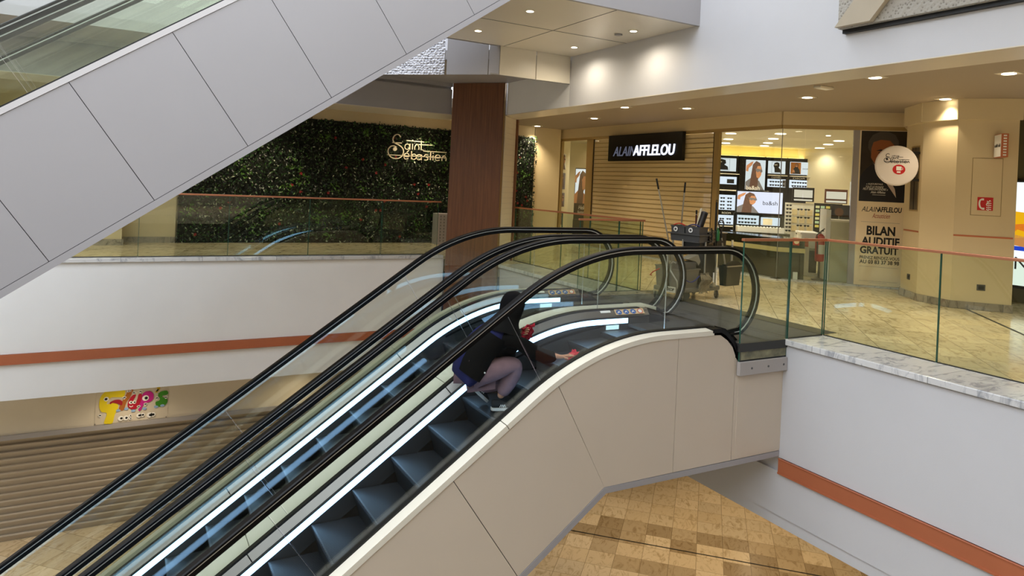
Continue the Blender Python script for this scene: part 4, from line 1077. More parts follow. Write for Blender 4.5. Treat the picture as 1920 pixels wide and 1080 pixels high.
# television and counter in the middle
dM = Vector((2.0, -1.7, 0)).normalized(); Fm = frame((13.6, 12.6, 0), dM, n=(dM.y, -dM.x, 0))
t_ = thing('screen', 'wide lit screen showing a woman in sunglasses and the word ba&sh', 'screen', Fm(.5, 1.1, 0))
b = MB(); b.fbox(Fm, -.07, 1.07, 1.09, 1.68, -.06, 0); obj('housing', b, 'dark', t_, bevel=.005)
sc = lit_picture('display', Fm, -.04, 1.045, 1.12, 1.65, .0, t_, 9, ['grey_print', 'skin_print', 'ink'], None, 1.6) if False else None
b = MB(); b.fbox(Fm, -.04, 1.045, 1.12, 1.65, .0, .01); M['tv'] = emis('lit screen', '#dcdff2', .95); dsp = obj('display', b, 'tv', t_)
b = MB(); portrait(b, Fm, -.04, .52, 1.12, 1.65, .011, 0); obj('picture', b, ['tv', 'hair', 'skin_print', 'grey_print'], dsp)
b = MB(); b.text(Fm, 'ba&sh', .58, .93, 1.33, 1.43, .011, .014); obj('lettering', b, 'ink', dsp)
b = MB(); b.fbox(Fm, -.1, 1.1, 0, 1.09, -.12, -.04); obj('stand_panel', b, 'dark', t_)
t_ = thing('display_counter', 'low dark counter with a white top tray of sunglasses under the screen', 'counter', Fm(.5, 0, .4))
b = MB(); b.fbox(Fm, -.2, 1.15, 0, .66, .1, .6); obj('base', b, 'dark_green_glass', t_)
b = MB(); b.fbox(Fm, -.06, 1.03, .66, .79, .12, .5); obj('tray', b, 'white', t_)
b = MB(); b.fbox(Fm, -.02, .5, .82, 1.05, .0, .03); b.fbox(Fm, .55, 1.0, .82, 1.02, .0, .03); obj('lit_back', b, 'lit_shelf', t_)
b = MB(); b.fbox(Fm, .6, .82, .83, .99, .03, .04); obj('card', b, 'paper', t_)
b = MB(); b.fbox(Fm, -.06, 1.03, .79, 1.08, .52, .53); obj('glass_guard', b, 'glass', t_)
glasses_row(Fm, [.04+.15*j for j in range(7)], .79, .4, 'dark sunglasses lying on the white tray under the screen', 'sunglasses on the white tray')
for r_ in range(2): glasses_row(Fm, [.06+.15*j for j in range(3)], .85+.09*r_, .05, 'dark sunglasses in the lit case just below the screen', 'sunglasses below the screen')
# white spectacle rack, black card rack
t_ = thing('spectacle_rack', 'white upright spectacle rack hung with frames and cream cards', 'rack', Fm(1.45, 0, 0))
b = MB(); b.fbox(Fm, 1.12, 1.79, 0.45, 1.42, -.05, 0); obj('panel', b, pbr('pale rack', '#d8d5c8', .4), t_)
b = MB(); b.fbox(Fm, 1.12, 1.79, 0, .45, -.06, .05); obj('base', b, 'dark', t_)
for i in range(3):
    for j in range(3):
        b = MB(); b.fbox(Fm, 1.28+.18*i, 1.40+.18*i, .72+.2*j, .86+.2*j, .0, .02); obj('card', b, pbr('cream card', '#d8c79a', .6) if 'ccard' not in M else 'ccard', t_)
        if 'ccard' not in M: M['ccard'] = bpy.data.materials['cream card']
glasses_row(Fm, [1.19], 1.33, .02, 'dark spectacles hung on the white rack', 'spectacles on the white rack')
for j in range(7): glasses_row(Fm, [1.19], 1.24-.09*j, .02, 'dark spectacles hung on the white rack', 'spectacles on the white rack')
for j in range(4): glasses_row(Fm, [1.45, 1.62], 1.24-.2*j, .02, 'dark spectacles hung on the white rack', 'spectacles on the white rack')
t_ = thing('lens_card_rack', 'black rack of small pastel cards to the right of the white spectacle rack', 'rack', Fm(2.0, 0, 0))
b = MB(); b.fbox(Fm, 1.80, 2.45, .5, 1.44, -.04, .0); b.fbox(Fm, 1.8, 2.45, 0, .5, -.06, .05); obj('frame', b, 'dark', t_)
cols = ['#e8e07a', '#e6c8a8', '#bfe0c8', '#c6cfe6', '#dfe6c0', '#b8dcc6']
for i in range(3):
    for j in range(6):
        k = 'pastel%d' % ((i+j*2) % 6)
        if k not in M: M[k] = pbr(k, cols[(i+j*2) % 6], .6)
        b = MB(); b.fbox(Fm, 1.83+.12*i, 1.92+.12*i, .84+.095*j, .90+.095*j, .0, .012); obj('card', b, k, t_)
t_ = thing('framed_case', 'black framed wall case with spectacles above the white rack', 'case', Fm(1.53, 1.46, 0))
b = MB(); b.fbox(Fm, 1.27, 1.78, 1.46, 1.81, -.03, .02); obj('frame', b, 'dark', t_); b = MB(); b.fbox(Fm, 1.31, 1.74, 1.56, 1.75, .02, .025); b.fbox(Fm, 1.31, 1.74, 1.48, 1.52, .02, .025); obj('window', b, 'lit_shelf2', t_)
t_ = thing('framed_case', 'brown framed wall case to the right of the black framed case', 'case', Fm(2.29, 1.45, 0))
b = MB(); b.fbox(Fm, 2.03, 2.55, 1.45, 1.80, -.03, .02); obj('frame', b, pbr('brown frame', '#5a3423', .4), t_); b = MB(); b.fbox(Fm, 2.06, 2.52, 1.56, 1.74, .02, .025); b.fbox(Fm, 2.06, 2.52, 1.47, 1.52, .02, .025); obj('window', b, 'lit_shelf2', t_)
t_ = thing('round_mirror', 'round brown counter mirror on a stem by the black panel', 'mirror', Fm(2.3, 1.0, .3))
b = MB(); b.disc(Fm, 2.3, 1.25, .1, .3, .32, 24); obj('mirror_glass', b, pbr('brown mirror', '#7a5a44', .15, .5), t_); b = MB(); b.fbox(Fm, 2.29, 2.31, .95, 1.15, .3, .32); obj('stem', b, 'steel', t_)
t_ = thing('display_board', 'black square display board behind the round mirror', 'panel', Fm(2.4, 1.0, 0)); b = MB(); b.fbox(Fm, 2.16, 2.62, .95, 1.42, .05, .08); obj('board', b, 'dark', t_)
t_ = thing('sunglasses_tower', 'slim white lit tower of coloured sunglasses beside the poster', 'rack', Fm(2.66, 0, 0))
b = MB(); b.fbox(Fm, 2.60, 2.90, 0, 2.0, .0, .12); obj('tower', b, 'lit_shelf2', t_); b = MB(); b.fbox(Fm, 2.64, 2.86, 1.9, 2.35, .1, .13); obj('header_card', b, 'white', t_)
for j in range(9): glasses_row(Fm, [2.70, 2.82], 1.75-.1*j, .14, 'small sunglasses on the slim white tower by the poster', 'sunglasses on the slim tower')
# reception counters near the door
t_ = thing('reception_counter', 'tall pale panelled reception counter just inside the door', 'counter', Fg(1.0, 0, -1))
b = MB(); b.fbox(Fg, .98, 1.40, .0, 1.13, -1.3, -.45); obj('body', b, pbr('pale olive laminate', '#c9c3a4', .35), t_, bevel=.005)
b = MB(); b.fbox(Fg, .96, 1.42, 1.13, 1.16, -1.32, -.43); obj('top', b, 'cap_cream', t_)
b = MB(); b.fbox(Fg, .90, .98, .0, 1.35, -1.3, -.5); obj('white_post', b, 'white', t_)
t_ = thing('white_counter', 'white waist high counter with open shelf left of the fire extinguisher', 'counter', Fg(.6, 0, -1.2))
b = MB(); b.fbox(Fg, .55, .70, 0, .82, -1.9, -1.1); b.fbox(Fg, .70, .87, .55, .82, -1.9, -1.1); b.fbox(Fg, .70, .87, .0, .06, -1.9, -1.1); b.fbox(Fg, .52, .885, .82, .86, -1.95, -1.05); obj('body', b, 'white', t_)
b = MB(); b.fbox(Fg, .72, .86, .06, .5, -1.7, -1.2); obj('dark_box', b, 'dark', t_)  # near black box in the open shelf
b = MB(); b.fbox(Fg, .60, .68, .58, .75, -1.1, -1.09); obj('leaflet', b, pbr('leaflet', '#c85a3a', .5), t_)
# fire extinguisher
E0 = Fg(.80, 0, -.45)
t_ = thing('fire_extinguisher', 'red fire extinguisher just inside the shop door', 'fire extinguisher', (E0.x, E0.y, .30))
b = MB(); b.lathe([(0, .36), (.07, .36), (.082, .375), (.084, .40), (.084, .80), (.075, .84), (.045, .875), (.025, .885), (0, .885)], (E0.x, E0.y, 0), 24); obj('cylinder', b, 'red', t_, smooth=True)
b = MB(); b.lathe([(0, .88), (.02, .88), (.02, .93), (0, .935)], (E0.x, E0.y, 0), 12); obj('valve', b, 'steel', t_)
b = MB(); b.tube([(E0.x, E0.y, .93), (E0.x+.05, E0.y-.04, .945)], .01, 6); b.tube([(E0.x, E0.y, .925), (E0.x+.06, E0.y-.045, .985)], .01, 6); obj('lever', b, 'black_plastic', t_)
b = MB(); b.tube([(E0.x-.02, E0.y, .91), (E0.x-.1, E0.y+.0, .86), (E0.x-.1, E0.y-.02, .7), (E0.x-.095, E0.y-.02, .5)], .011, 8); obj('hose', b, 'black_plastic', t_, smooth=True)
b = MB(); b.lathe([(.085, .5), (.085, .68)], (E0.x, E0.y, 0), 10, 'Z', R(200), R(290)); obj('paper_label', b, 'white', t_)
b = MB(); b.lathe([(0, .0), (.13, .0), (.13, .02), (.02, .05), (.02, .36), (0, .36)], (E0.x, E0.y, 0), 16); obj('stand', b, 'steel_dk', t_)
# window sticker
t_ = thing('window_sticker', 'square red and white round logo sticker on the glass by the door', 'sticker', Fg(.36, .72, -.005))
b = MB(); b.fbox(Fg, .27, .385, .665, .80, -.006, -.004); obj('square', b, pbr('orange red vinyl', '#c84a32', .5), t_)
b = MB(); b.disc(Fg, .335, .732, .045, -.004, -.003, 22); obj('disc', b, 'paper', t_); b = MB(); b.text(Fg, 'ok', .305, .365, .715, .75, -.003, -.002, bold=.02); obj('lettering', b, pbr('dark red ink', '#9c2a1c', .5), t_) if False else None
t_ = thing('door_post_label', 'small white security antenna foot beside the door', 'antenna', Fg(.33, 0, -.05)); b = MB(); b.fbox(Fg, .30, .38, .03, .16, -.10, -.03); obj('foot', b, 'white', t_)

# left end of the shop: side window with portrait posters
t_ = thing('poster_stand', 'tall dark stand with a bathing suit portrait poster at the left end of the shop', 'poster', (12.0, 17.2, 0))
Fw = frame((11.87, 17.4, 0), (.545, -.838, 0), n=(-.838, -.545, 0))
b = MB(); b.fbox(Fw, -.02, .52, 0, 2.14, -.05, 0); obj('stand', b, 'dark', t_)
b = MB(); b.fbox(Fw, .0, .50, 1.08, 2.11, 0, .01); pp = obj('poster', b, 'lit_pic0.75', t_)
b = MB(); portrait(b, Fw, -.02, .44, 1.08, 2.1, .011, 0); obj('print', b, ['lit_pic0.75', 'hair', 'skin_print', 'skin_print'], pp)
b = MB(); b.text(Fw, 'Hello', .13, .38, .90, 1.02, 0, .006, .3); b.text(Fw, 'Summer', .1, .42, .78, .86, 0, .006, .3); obj('lettering', b, 'white', t_)
b = MB(); b.fbox(Fw, .05, .45, .15, .6, -.0, .2); obj('shelf', b, 'black_plastic', t_)
Fv = frame((10.78, 16.595, 0), (.82, .574, 0), n=(.574, -.82, 0))
for k, (z0, z1, lab) in enumerate(((2.05, 2.5, 'topmost portrait print on the white wall left of the shutter'), (1.48, 1.95, 'second portrait print from the top on the white wall left of the shutter'), (.98, 1.38, 'third portrait print from the top on the white wall left of the shutter'), (.42, .88, 'lowest portrait print on the white wall left of the shutter'))):
    b = MB(); b.fbox(Fv, .05, .40, z0, z1, 0, .008); t_ = thing('portrait_print', lab, 'picture', Fv(.2, z0, 0), 'portrait prints at the left end of the shop'); pp = obj('sheet', b, ['white', 'paper', 'grey_print', 'paper'][k] if k != 1 else 'grey_print', t_)
    b = MB(); portrait(b, Fv, .07, .38, z0, z1, .009, 1 if k % 2 else 0); obj('print', b, ['white', 'hair', 'skin_print', 'hair'], pp)

# hearing test poster
ps = thing('poster', 'tall hearing test poster BILAN AUDITIF GRATUIT with a man in a navy suit', 'poster', Fg(1.72, 0, .03))
b = MB(); b.fbox(Fg, 1.325, 2.125, .03, 2.83, .0, .03); obj('board', b, 'paper', ps)
b = MB(); b.fbox(Fg, 1.345, 2.105, 1.545, 2.82, .03, .033); ph = obj('photo', b, pbr('dark printed background', '#2e2418', .5, noise=.5, nscale=5), ps)
def Q(cx, cy): return (1.345+(cx-(190-.025*(cy-148)))/505*.76, 2.82-(cy-148-.025*(cx-190))/742*1.275)
def qp(pts): return [Q(*p) for p in pts]
b = MB(); b.fpoly(Fg, [(1.345, 1.545), (1.345, 1.95)]+qp([(200, 600), (250, 545), (310, 500), (420, 560), (560, 640), (640, 720)])+[(2.105, 1.9), (2.105, 1.545)], .033, .035); obj('suit', b, 'navy_ink', ph)
b = MB(); b.fpoly(Fg, qp([(262, 330), (268, 260), (310, 195), (390, 160), (480, 160), (555, 195), (592, 260), (595, 330), (560, 400), (300, 400), (290, 370)]), .035, .037); obj('hair', b, pbr('printed dark hair', '#4a4440', .6), ph)
b = MB(); b.fpoly(Fg, qp([(300, 330), (320, 270), (400, 245), (500, 255), (550, 310), (560, 420), (520, 520), (430, 560), (360, 530), (320, 470), (295, 430)]), .037, .039); fc = obj('face', b, pbr('printed tanned skin', '#94562f', .5), ph)
b = MB(); b.fpoly(Fg, qp([(350, 360), (400, 345), (430, 355), (400, 365)]), .039, .040); b.fpoly(Fg, qp([(370, 380), (395, 372), (420, 384), (395, 390)]), .039, .040); obj('eye', b, 'ink', fc)
b = MB(); b.fpoly(Fg, qp([(310, 480), (330, 500), (380, 580), (575, 850), (560, 760), (500, 660), (400, 560)]), .036, .038); obj('collar', b, pbr('printed shirt', '#c9b7ae', .5), ph)
b = MB()
for s_, a, c, y0, y1 in (('« AUJOURD’HUI,', 250, 430, 697, 722), ('TOUT LE MONDE', 245, 440, 727, 747), ('PEUT BIEN ENTENDRE »', 215, 485, 750, 772)):
    p = Q(a, y1); q = Q(c, y0); b.text(Fg, s_, p[0], q[0], p[1], q[1]-.01, .039, .041, .3)
p = Q(298, 806); q = Q(460, 785); b.text(Fg, 'Alain Afflelou', p[0], q[0], p[1], q[1], .039, .041, .4); b.stroke(Fg, [Q(318, 822), Q(460, 826)], .005, .039, .041)
obj('quotation', b, 'white', ph)
b = MB(); b.text(Fg, 'ALAIN', 1.40, 1.70, 1.36, 1.45, .03, .033, .25); b.text(Fg, 'AFFLELOU', 1.66, 2.055, 1.36, 1.455, .03, .033, .1, .03)
b.text(Fg, 'BILAN', 1.50, 1.965, .94, 1.105, .03, .033, 0, .035); b.text(Fg, 'AUDITIF', 1.42, 2.04, .755, .905, .03, .033, 0, .035); b.text(Fg, 'GRATUIT', 1.405, 2.03, .60, .735, .03, .033, 0, .035)
b.text(Fg, 'PRENEZ RENDEZ-VOUS', 1.405, 2.05, .505, .56, .03, .033, 0, .012); b.text(Fg, 'AU 03 83 37 38 98', 1.405, 2.05, .42, .49, .03, .033, 0, .02)
obj('lettering', b, 'ink', ps)
b = MB(); b.text(Fg, 'Acousticien', 1.58, 1.87, 1.25, 1.335, .03, .033, .45); obj('red_script', b, pbr('brick red ink', '#a8402a', .5), ps)
b = MB(); b.stroke(Fg, [(1.4, 1.175), (2.03, 1.17)], .004, .03, .032); b.stroke(Fg, [(1.4, .37), (2.03, .365)], .004, .03, .032); obj('rule_line', b, 'grey_print', ps)
b = MB(); b.text(Fg, 'Voir conditions en magasin, test auditif gratuit à but non médical', 1.41, 2.03, .10, .115, .03, .032); b.text(Fg, 'réservé aux personnes majeures', 1.58, 1.86, .075, .088, .03, .032); obj('small_print', b, 'grey_print', ps)

# ------------------------------------------------------------------ lower shop sign: cartoon letters
gs = thing('cartoon_letter_sign', 'clear panel with bright cartoon letters and eyes above the lower roller shutter', 'sign', (1.5, YS-.03, -2.4))
Fc = frame((-.285, YS-.012, -3.01), (1, 0, 0), n=(0, -1, 0))
def c2(cx, cy): return ((cx-165)/1235*1.15, (975-(cy+.121*(cx-165)))/665*.71)
def cp(pts): return smooth([c2(*p) for p in pts+[pts[0]]], 4)[:-1]
b = MB(); b.fbox(Fc, -.0, 1.15, .0, .71, -.01, -.004); obj('clear_panel', b, pbr('clear acrylic over cream', '#d6cdbd', .15), gs)
def shape(nm, pts, col, n0=-.004, n1=.01):
    b = MB(); b.fpoly(Fc, cp(pts), n0, n1); k = 'cartoon '+col
    if k not in M: M[k] = pbr(k, col, .4)
    return obj(nm, b, k, gs)
yl = shape('yellow_letter', [(640, 340), (560, 325), (430, 345), (340, 400), (260, 480), (228, 580), (232, 680), (270, 750), (360, 775), (318, 930), (380, 945), (460, 930), (490, 800), (545, 640), (450, 600), (360, 625), (360, 580), (420, 510), (520, 500), (620, 490), (650, 420)], '#e8d21a')
tg = shape('red_tongue', [(400, 590), (470, 550), (560, 540), (610, 575), (600, 630), (540, 610), (450, 595), (410, 620)], '#a01c2c', .01, .016)
br = shape('brown_letter', [(720, 265), (795, 262), (790, 350), (740, 480), (680, 580), (640, 700), (590, 720), (555, 680), (610, 560), (670, 440), (705, 350)], '#a9652a', .0, .012)
rd = shape('red_letter', [(740, 500), (790, 455), (835, 455), (800, 530), (790, 590), (830, 600), (860, 520), (880, 445), (935, 440), (930, 520), (895, 620), (830, 690), (750, 690), (700, 640), (710, 560)], '#b01230', .002, .014)
pk = shape('pink_letter', [(950, 430), (1010, 390), (1090, 390), (1138, 440), (1130, 520), (1070, 570), (985, 590), (960, 640), (920, 715), (885, 710), (900, 620), (925, 540)], '#c41f8e', .0, .013)
gr = shape('green_letter', [(1220, 420), (1280, 380), (1370, 368), (1395, 410), (1360, 440), (1300, 450), (1300, 480), (1370, 500), (1385, 560), (1340, 620), (1260, 645), (1190, 620), (1180, 565), (1240, 540), (1250, 500), (1218, 470)], '#3f8f22')
ap = shape('yellow_apostrophe', [(1185, 290), (1240, 285), (1245, 340), (1195, 405), (1165, 395), (1195, 350)], '#d8b82a')
def eye(par, cx, cy, r, pr=.45, dx=.2):
    u, v = c2(cx, cy); k = .71/665
    b = MB(); b.disc(Fc, u, v, r*k, .016, .019, 16, r*k*.95); e_ = obj('eye', b, 'white', par)
    b = MB(); b.disc(Fc, u+r*k*dx, v, r*k*pr, .019, .021, 14); obj('pupil', b, 'ink', e_)
eye(yl, 340, 535, 38, .55, -.1); eye(br, 700, 395, 18); eye(br, 733, 385, 18); eye(rd, 752, 580, 28); eye(rd, 810, 575, 28); eye(pk, 1000, 500, 50, .5, .2)
for cx, cy, r in ((595, 850, 42), (680, 840, 42), (752, 800, 22), (757, 850, 22), (900, 795, 40), (960, 785, 36), (1085, 785, 46), (1140, 775, 40)): eye(gs, cx, cy, r)
for i, (x, y) in enumerate(((250, 815), (640, 510), (1200, 500), (1355, 485), (800, 425), (910, 400), (1005, 610), (890, 655))):
    b = MB(); u, v = c2(x, y)
    for k in range(4): a = R(30+k*40); b.stroke(Fc, [(u, v), (u+.035*math.cos(a), v+.035*math.sin(a))], .013, .016, .02)
    b.disc(Fc, u, v, .02, .016, .02, 12); obj('white_glove', b, 'white', gs)
for x, y in ((545, 720), (680, 690), (800, 720), (990, 680), (1190, 645), (1300, 620)):
    b = MB(); b.disc(Fc, *c2(x, y), .035, .004, .015, 14, .022); k = 'cartoon blue'
    if k not in M: M[k] = pbr(k, '#8fb0dc', .5)
    obj('blue_shoe', b, k, gs)
b = MB(); b.stroke(Fc, smooth([c2(730, 640), c2(760, 655), c2(790, 635)]), .012, .015, .018); obj('mouth', b, 'white', rd)
b = MB(); b.fpoly(Fc, cp([(1200, 345), (1225, 340), (1210, 375), (1175, 385)]), .013, .016); obj('mouth', b, 'ink', ap)
for x, y in ((172, 965), (1375, 825), (208, 315), (1330, 300)):
    b = MB(); b.disc(Fc, *c2(x, y-6), .008, -.002, .008, 8); obj('screw', b, 'steel_dk', gs)

# ------------------------------------------------------------------ janitor cart
K = frame((6.87, 7.38, 0), (.985, .17, 0), n=(.17, -.985, 0))
def Lf(u0): return lambda a, z, c=0.: K(u0-c, z, a)        # faces that look along the cart's left side
r3 = random.Random(5)
cart = thing('janitor_cart', 'loaded grey janitor cart with a crosswise tray, parked behind the escalator handrails', 'cleaning cart', K(.45, 0, -.2))
b = MB(); b.fbox(K, 0, .96, .12, .19, -.46, .02); obj('chassis', b, 'grey_plastic2', cart, bevel=.02)
F0 = Lf(-.005)
b = MB(); b.fbox(F0, -.27, -.05, .125, .205, .0, .01); lp = obj('logo_plate', b, pbr('pale plate', '#d9d4c4', .5), cart)
b = MB(); b.text(F0, 'PLIXOP', -.25, -.07, .145, .19, .01, .014, .2, .02); obj('logo_lettering', b, 'ink', lp)
def wheel(u, n, r, ang=0):
    c = K(u, r, n); b = MB(); ax = Vector((math.cos(ang), math.sin(ang), 0)); side = Vector((-math.sin(ang), math.cos(ang), 0))
    Fh = frame(c, ax, n=side)
    b.disc(Fh, 0, 0, r, -.014, .014, 20); w_ = obj('wheel', b, 'black_plastic', cart, bevel=.004)
    b = MB(); b.disc(Fh, 0, 0, r*.62, -.017, .017, 20); obj('hub', b, 'grey_plastic2', w_)
    b = MB(); b.fbox(Fh, -.012, .012, 0, .13-r, -.026, -.018); b.fbox(Fh, -.012, .012, 0, .13-r, .018, .026); b.fbox(Fh, -.03, .03, .12-r, .13-r, -.03, .03); obj('caster_fork', b, 'alu', w_)
for u, n, r, a in ((.03, -.02, .058, .9), (.14, -.06, .05, .5), (.92, -.02, .058, 1.2), (.03, -.44, .05, .7), (.92, -.42, .05, .3)): wheel(u, n, r, a)
b = MB(); b.disc(frame(K(.30, .075, -.12), (.8, -.6, 0), n=(.6, .8, 0)), 0, 0, .070, -.03, .03, 20); obj('rear_wheel', b, 'grey_plastic2', cart)
def posts(u, n, z0, z1, r=.014): b = MB(); b.tube([K(u, z0, n), K(u, z1, n)], r, 10); return obj('frame_tube', b, 'alu', cart, smooth=True)
posts(.575, .0, .19, .84); posts(.46, -.50, .19, .84); posts(.93, -.06, .19, .74); posts(.93, -.42, .19, .80); posts(.44, -.3, .5, .86)
b = MB(); b.tube([K(.02, .54, -.09), K(-.01, .555, -.12), K(-.02, .53, -.145), K(-.02, .43, -.145), K(-.02, .30, -.03), K(-.0, .19, -.02)], .013, 8); obj('bent_handle_tube', b, 'alu', cart, smooth=True)
def tub(F, u0, u1, z0, z1, n0, n1, tap=.03, th=.008):
    b = MB(); o = lambda z, k: [F(u0+k, z, n0+k), F(u1-k, z, n0+k), F(u1-k, z, n1-k), F(u0+k, z, n1-k)]
    rings = [o(z0, tap), o(z1, 0), o(z1, th), o(z0+th, tap+th)]
    b.add([p for r_ in rings for p in r_], [(i*4+k, i*4+(k+1) % 4, (i+1)*4+(k+1) % 4, (i+1)*4+k) for i in range(3) for k in range(4)]+[(0, 1, 2, 3), (12, 13, 14, 15)]); return b
tray = obj('top_tray', tub(K, .42, .64, .83, .95, -.53, .0, .012), 'grey_plastic', cart, bevel=.008)
b = MB(); b.fbox(K, .40, .66, .935, .952, -.555, -.53); b.fbox(K, .40, .66, .935, .952, .0, .02); b.fbox(K, .395, .42, .935, .952, -.555, .02); obj('tray_rim', b, 'grey_plastic', tray)
b = MB(); b.fbox(K, .46, .62, .72, .83, -.30, -.02); obj('tray_support', b, 'black_plastic', cart)
M['blue_plastic'] = pbr('blue plastic', '#1c2c78', .4)
FT = Lf(.425)
for n0, n1, hc, bz, lab in ((-.52, -.275, 'red', -.429, 'left grey caddy bucket with a red carrying handle on the cart tray'), (-.262, -.01, 'blue_plastic', -.159, 'right grey caddy bucket with a blue handle on the cart tray')):
    c_ = thing('caddy_bucket', lab, 'bucket', K(.53, .95, (n0+n1)/2), 'caddy buckets on the cart')
    obj('tub', tub(K, .425, .635, .85, 1.055, n0, n1, .012), 'grey_plastic', c_, bevel=.006)
    b = MB(); b.fbox(K, .418, .642, 1.04, 1.057, n0-.006, n0+.006); b.fbox(K, .418, .43, 1.04, 1.057, n0, n1); b.fbox(K, .418, .642, 1.04, 1.057, n1-.006, n1+.006); obj('rim', b, 'grey_plastic', c_)
    b = MB(); b.tube([K(.47, 1.06+.028*math.sin(PI*k/8), n0+.02+(n1-n0-.04)*k/8) for k in range(9)], .008, 8); obj('handle', b, hc, c_, smooth=True)
    b = MB(); b.disc(FT, bz, 1.003, .036, .004, .009, 22); bd = obj('round_badge', b, 'white', c_); b = MB(); b.disc(FT, bz, 1.003, .018, .009, .011, 14); obj('badge_mark', b, 'steel_dk', bd)
for n0, n1, u1, z1, hc, lab in ((-.44, -.225, .36, .49, 'red', 'grey mop bucket with red handle on the left of the cart base'), (-.205, .02, .43, .46, 'blue_plastic', 'grey mop bucket with blue handle in the middle of the cart base')):
    c_ = thing('mop_bucket', lab, 'bucket', K(.2, .19, (n0+n1)/2), 'mop buckets low on the cart')
    obj('tub', tub(K, .0, u1, .19, z1, n0, n1, .02), 'grey_plastic2', c_, bevel=.006)
    b = MB(); b.fbox(K, -.014, u1+.014, z1-.016, z1, n1-.004, n1+.012); b.fbox(K, -.014, .004, z1-.016, z1, n0, n1+.01); b.fbox(K, u1-.004, u1+.014, z1-.016, z1, n0, n1+.01); obj('rim', b, 'grey_plastic2', c_)
    if hc == 'red': b = MB(); b.tube([K(-.02, .44, n0+.1), K(-.05, .38, n0-.0), K(-.06, .33, n0-.04), K(-.05, .33, n0-.01)], .008, 8)
    else: b = MB(); b.tube([K(.03+.37*k/8, .36-.08*math.sin(PI*k/8), n1+.022) for k in range(9)], .009, 8)
    obj('handle', b, hc, c_, smooth=True)
w_ = thing('mop_wringer', 'grey mop press with a wedge shaped lever over the middle mop bucket', 'mop press', K(.2, .46, -.1))
b = MB(); b.fpoly(K, [(.20, .60), (.44, .66), (.50, .56), (.46, .50), (.40, .56)], -.16, -.02); obj('lever_plate', b, pbr('pale grey plastic', '#8d8a80', .5), w_); b = MB(); b.fbox(K, .06, .40, .40, .56, -.19, -.01); obj('press_box', b, 'grey_plastic', w_, bevel=.02)
bg = thing('refuse_bag', 'large black refuse bag hanging in the right half of the cart', 'bag', K(.79, .19, -.2))
b = MB(); prof = []; nseg = 22
for z, rx, ry in ((.20, .14, .13), (.28, .19, .17), (.5, .21, .19), (.66, .20, .18), (.74, .18, .17), (.80, .15, .16), (.83, .18, .18), (.85, .16, .16)):
    prof.append([K(.78+rx*math.cos(2*PI*k/nseg)*(1+.04*math.sin(k*3+z*9)), z, -.20+ry*math.sin(2*PI*k/nseg)*(1+.05*math.sin(k*5))) for k in range(nseg)])
b.add([p for r_ in prof for p in r_], [(i*nseg+k, i*nseg+(k+1) % nseg, (i+1)*nseg+(k+1) % nseg, (i+1)*nseg+k) for i in range(7) for k in range(nseg)]+[list(range(nseg))]); obj('bag', b, pbr('black polythene', '#0b0c0d', .35), bg, smooth='all')
t2 = thing('black_crate', 'black box with a pale rim at the right rear of the cart', 'box', K(1.1, .74, -.2)); b = MB(); b.fbox(K, .98, 1.24, .72, .955, -.38, -.1); obj('box', b, 'black_plastic', t2, bevel=.01); b = MB(); b.fbox(K, .97, 1.25, .955, .97, -.39, -.09); obj('lid_rim', b, 'alu', t2)
b = MB(); b.fbox(K, .93, 1.2, .69, .72, -.34, -.12); obj('rear_shelf', b, 'black_plastic', cart)
dp = thing('lobby_dustpan', 'black long handled dustpan hooked on the right end of the cart', 'dustpan', K(1.1, .14, .08))
b = tub(K, .945, 1.33, .19, .49, -.02, .13, .02); obj('pan', b, 'black_plastic', dp, bevel=.008)
b = MB(); b.fpoly(K, smooth([(.93, .49), (1.02, .545), (1.13, .565), (1.25, .545), (1.345, .49)]), .10, .12); obj('hood', b, 'black_plastic', dp)
b = MB(); b.fbox(K, .94, 1.34, .475, .492, .125, .14); obj('edge', b, 'alu', dp)
b = MB(); b.tube([K(1.13, .55, .08), K(1.13, .80, .08)], .015, 8); obj('socket', b, 'alu', dp)
b = MB(); b.tube([K(1.13, .80, .08), K(1.128, .87, .08)], .017, 8); obj('grip', b, pbr('cream grip', '#d8cba6', .5), dp)
def pole(nm, lab, cat, p, q, r=.011, tip=.12, tipm='black_plastic', grp=None):
    t_ = thing(nm, lab, cat, p, grp); p = Vector(p); q = Vector(q); d = (q-p).normalized()
    b = MB(); b.tube([p, q-d*tip], r, 8); obj('shaft', b, 'alu', t_, smooth=True)
    b = MB(); b.tube([q-d*tip, q], r*1.25, 8); obj('grip', b, tipm, t_, smooth=True); return t_
m1 = pole('mop', 'long aluminium mop leaning left from the cart, with a black tip', 'mop', K(.42, .64, -.5), K(.012, 1.734, -.5), .011, .16)
b = MB()
for k in range(26):
    a = r3.uniform(0, 2*PI); e_ = r3.uniform(.03, .06); b.tube([K(.42, .66, -.5), K(.42+e_*math.cos(a), .58, -.5+e_*math.sin(a)), K(.42+e_*1.2*math.cos(a), .45+.05*r3.random(), -.5+e_*1.2*math.sin(a))], .006, 4)
h_ = obj('mop_head', b, pbr('grey cotton', '#8f8674', .9), m1); h_['kind'] = 'stuff'
m2 = pole('mop', 'upright aluminium mop standing behind the two caddies', 'mop', K(.76, .9, -.6), K(.825, 1.707, -.6), .011, .16)
m3 = pole('broom', 'short broom handle with a red brown sleeve in the middle of the cart', 'broom', K(.74, .75, -.3), K(.731, 1.293, -.3), .011, .06)
b = MB(); b.tube([K(.7385, .86, -.3), K(.732, 1.22, -.3)], .0135, 8); obj('red_sleeve', b, pbr('red brown sleeve', '#5a2a24', .5), m3)
m4 = pole('squeegee_pole', 'black upright pole with a hooked tip just right of the caddies', 'pole', K(.77, .72, .02), K(.771, 1.43, .02), .012, .66)
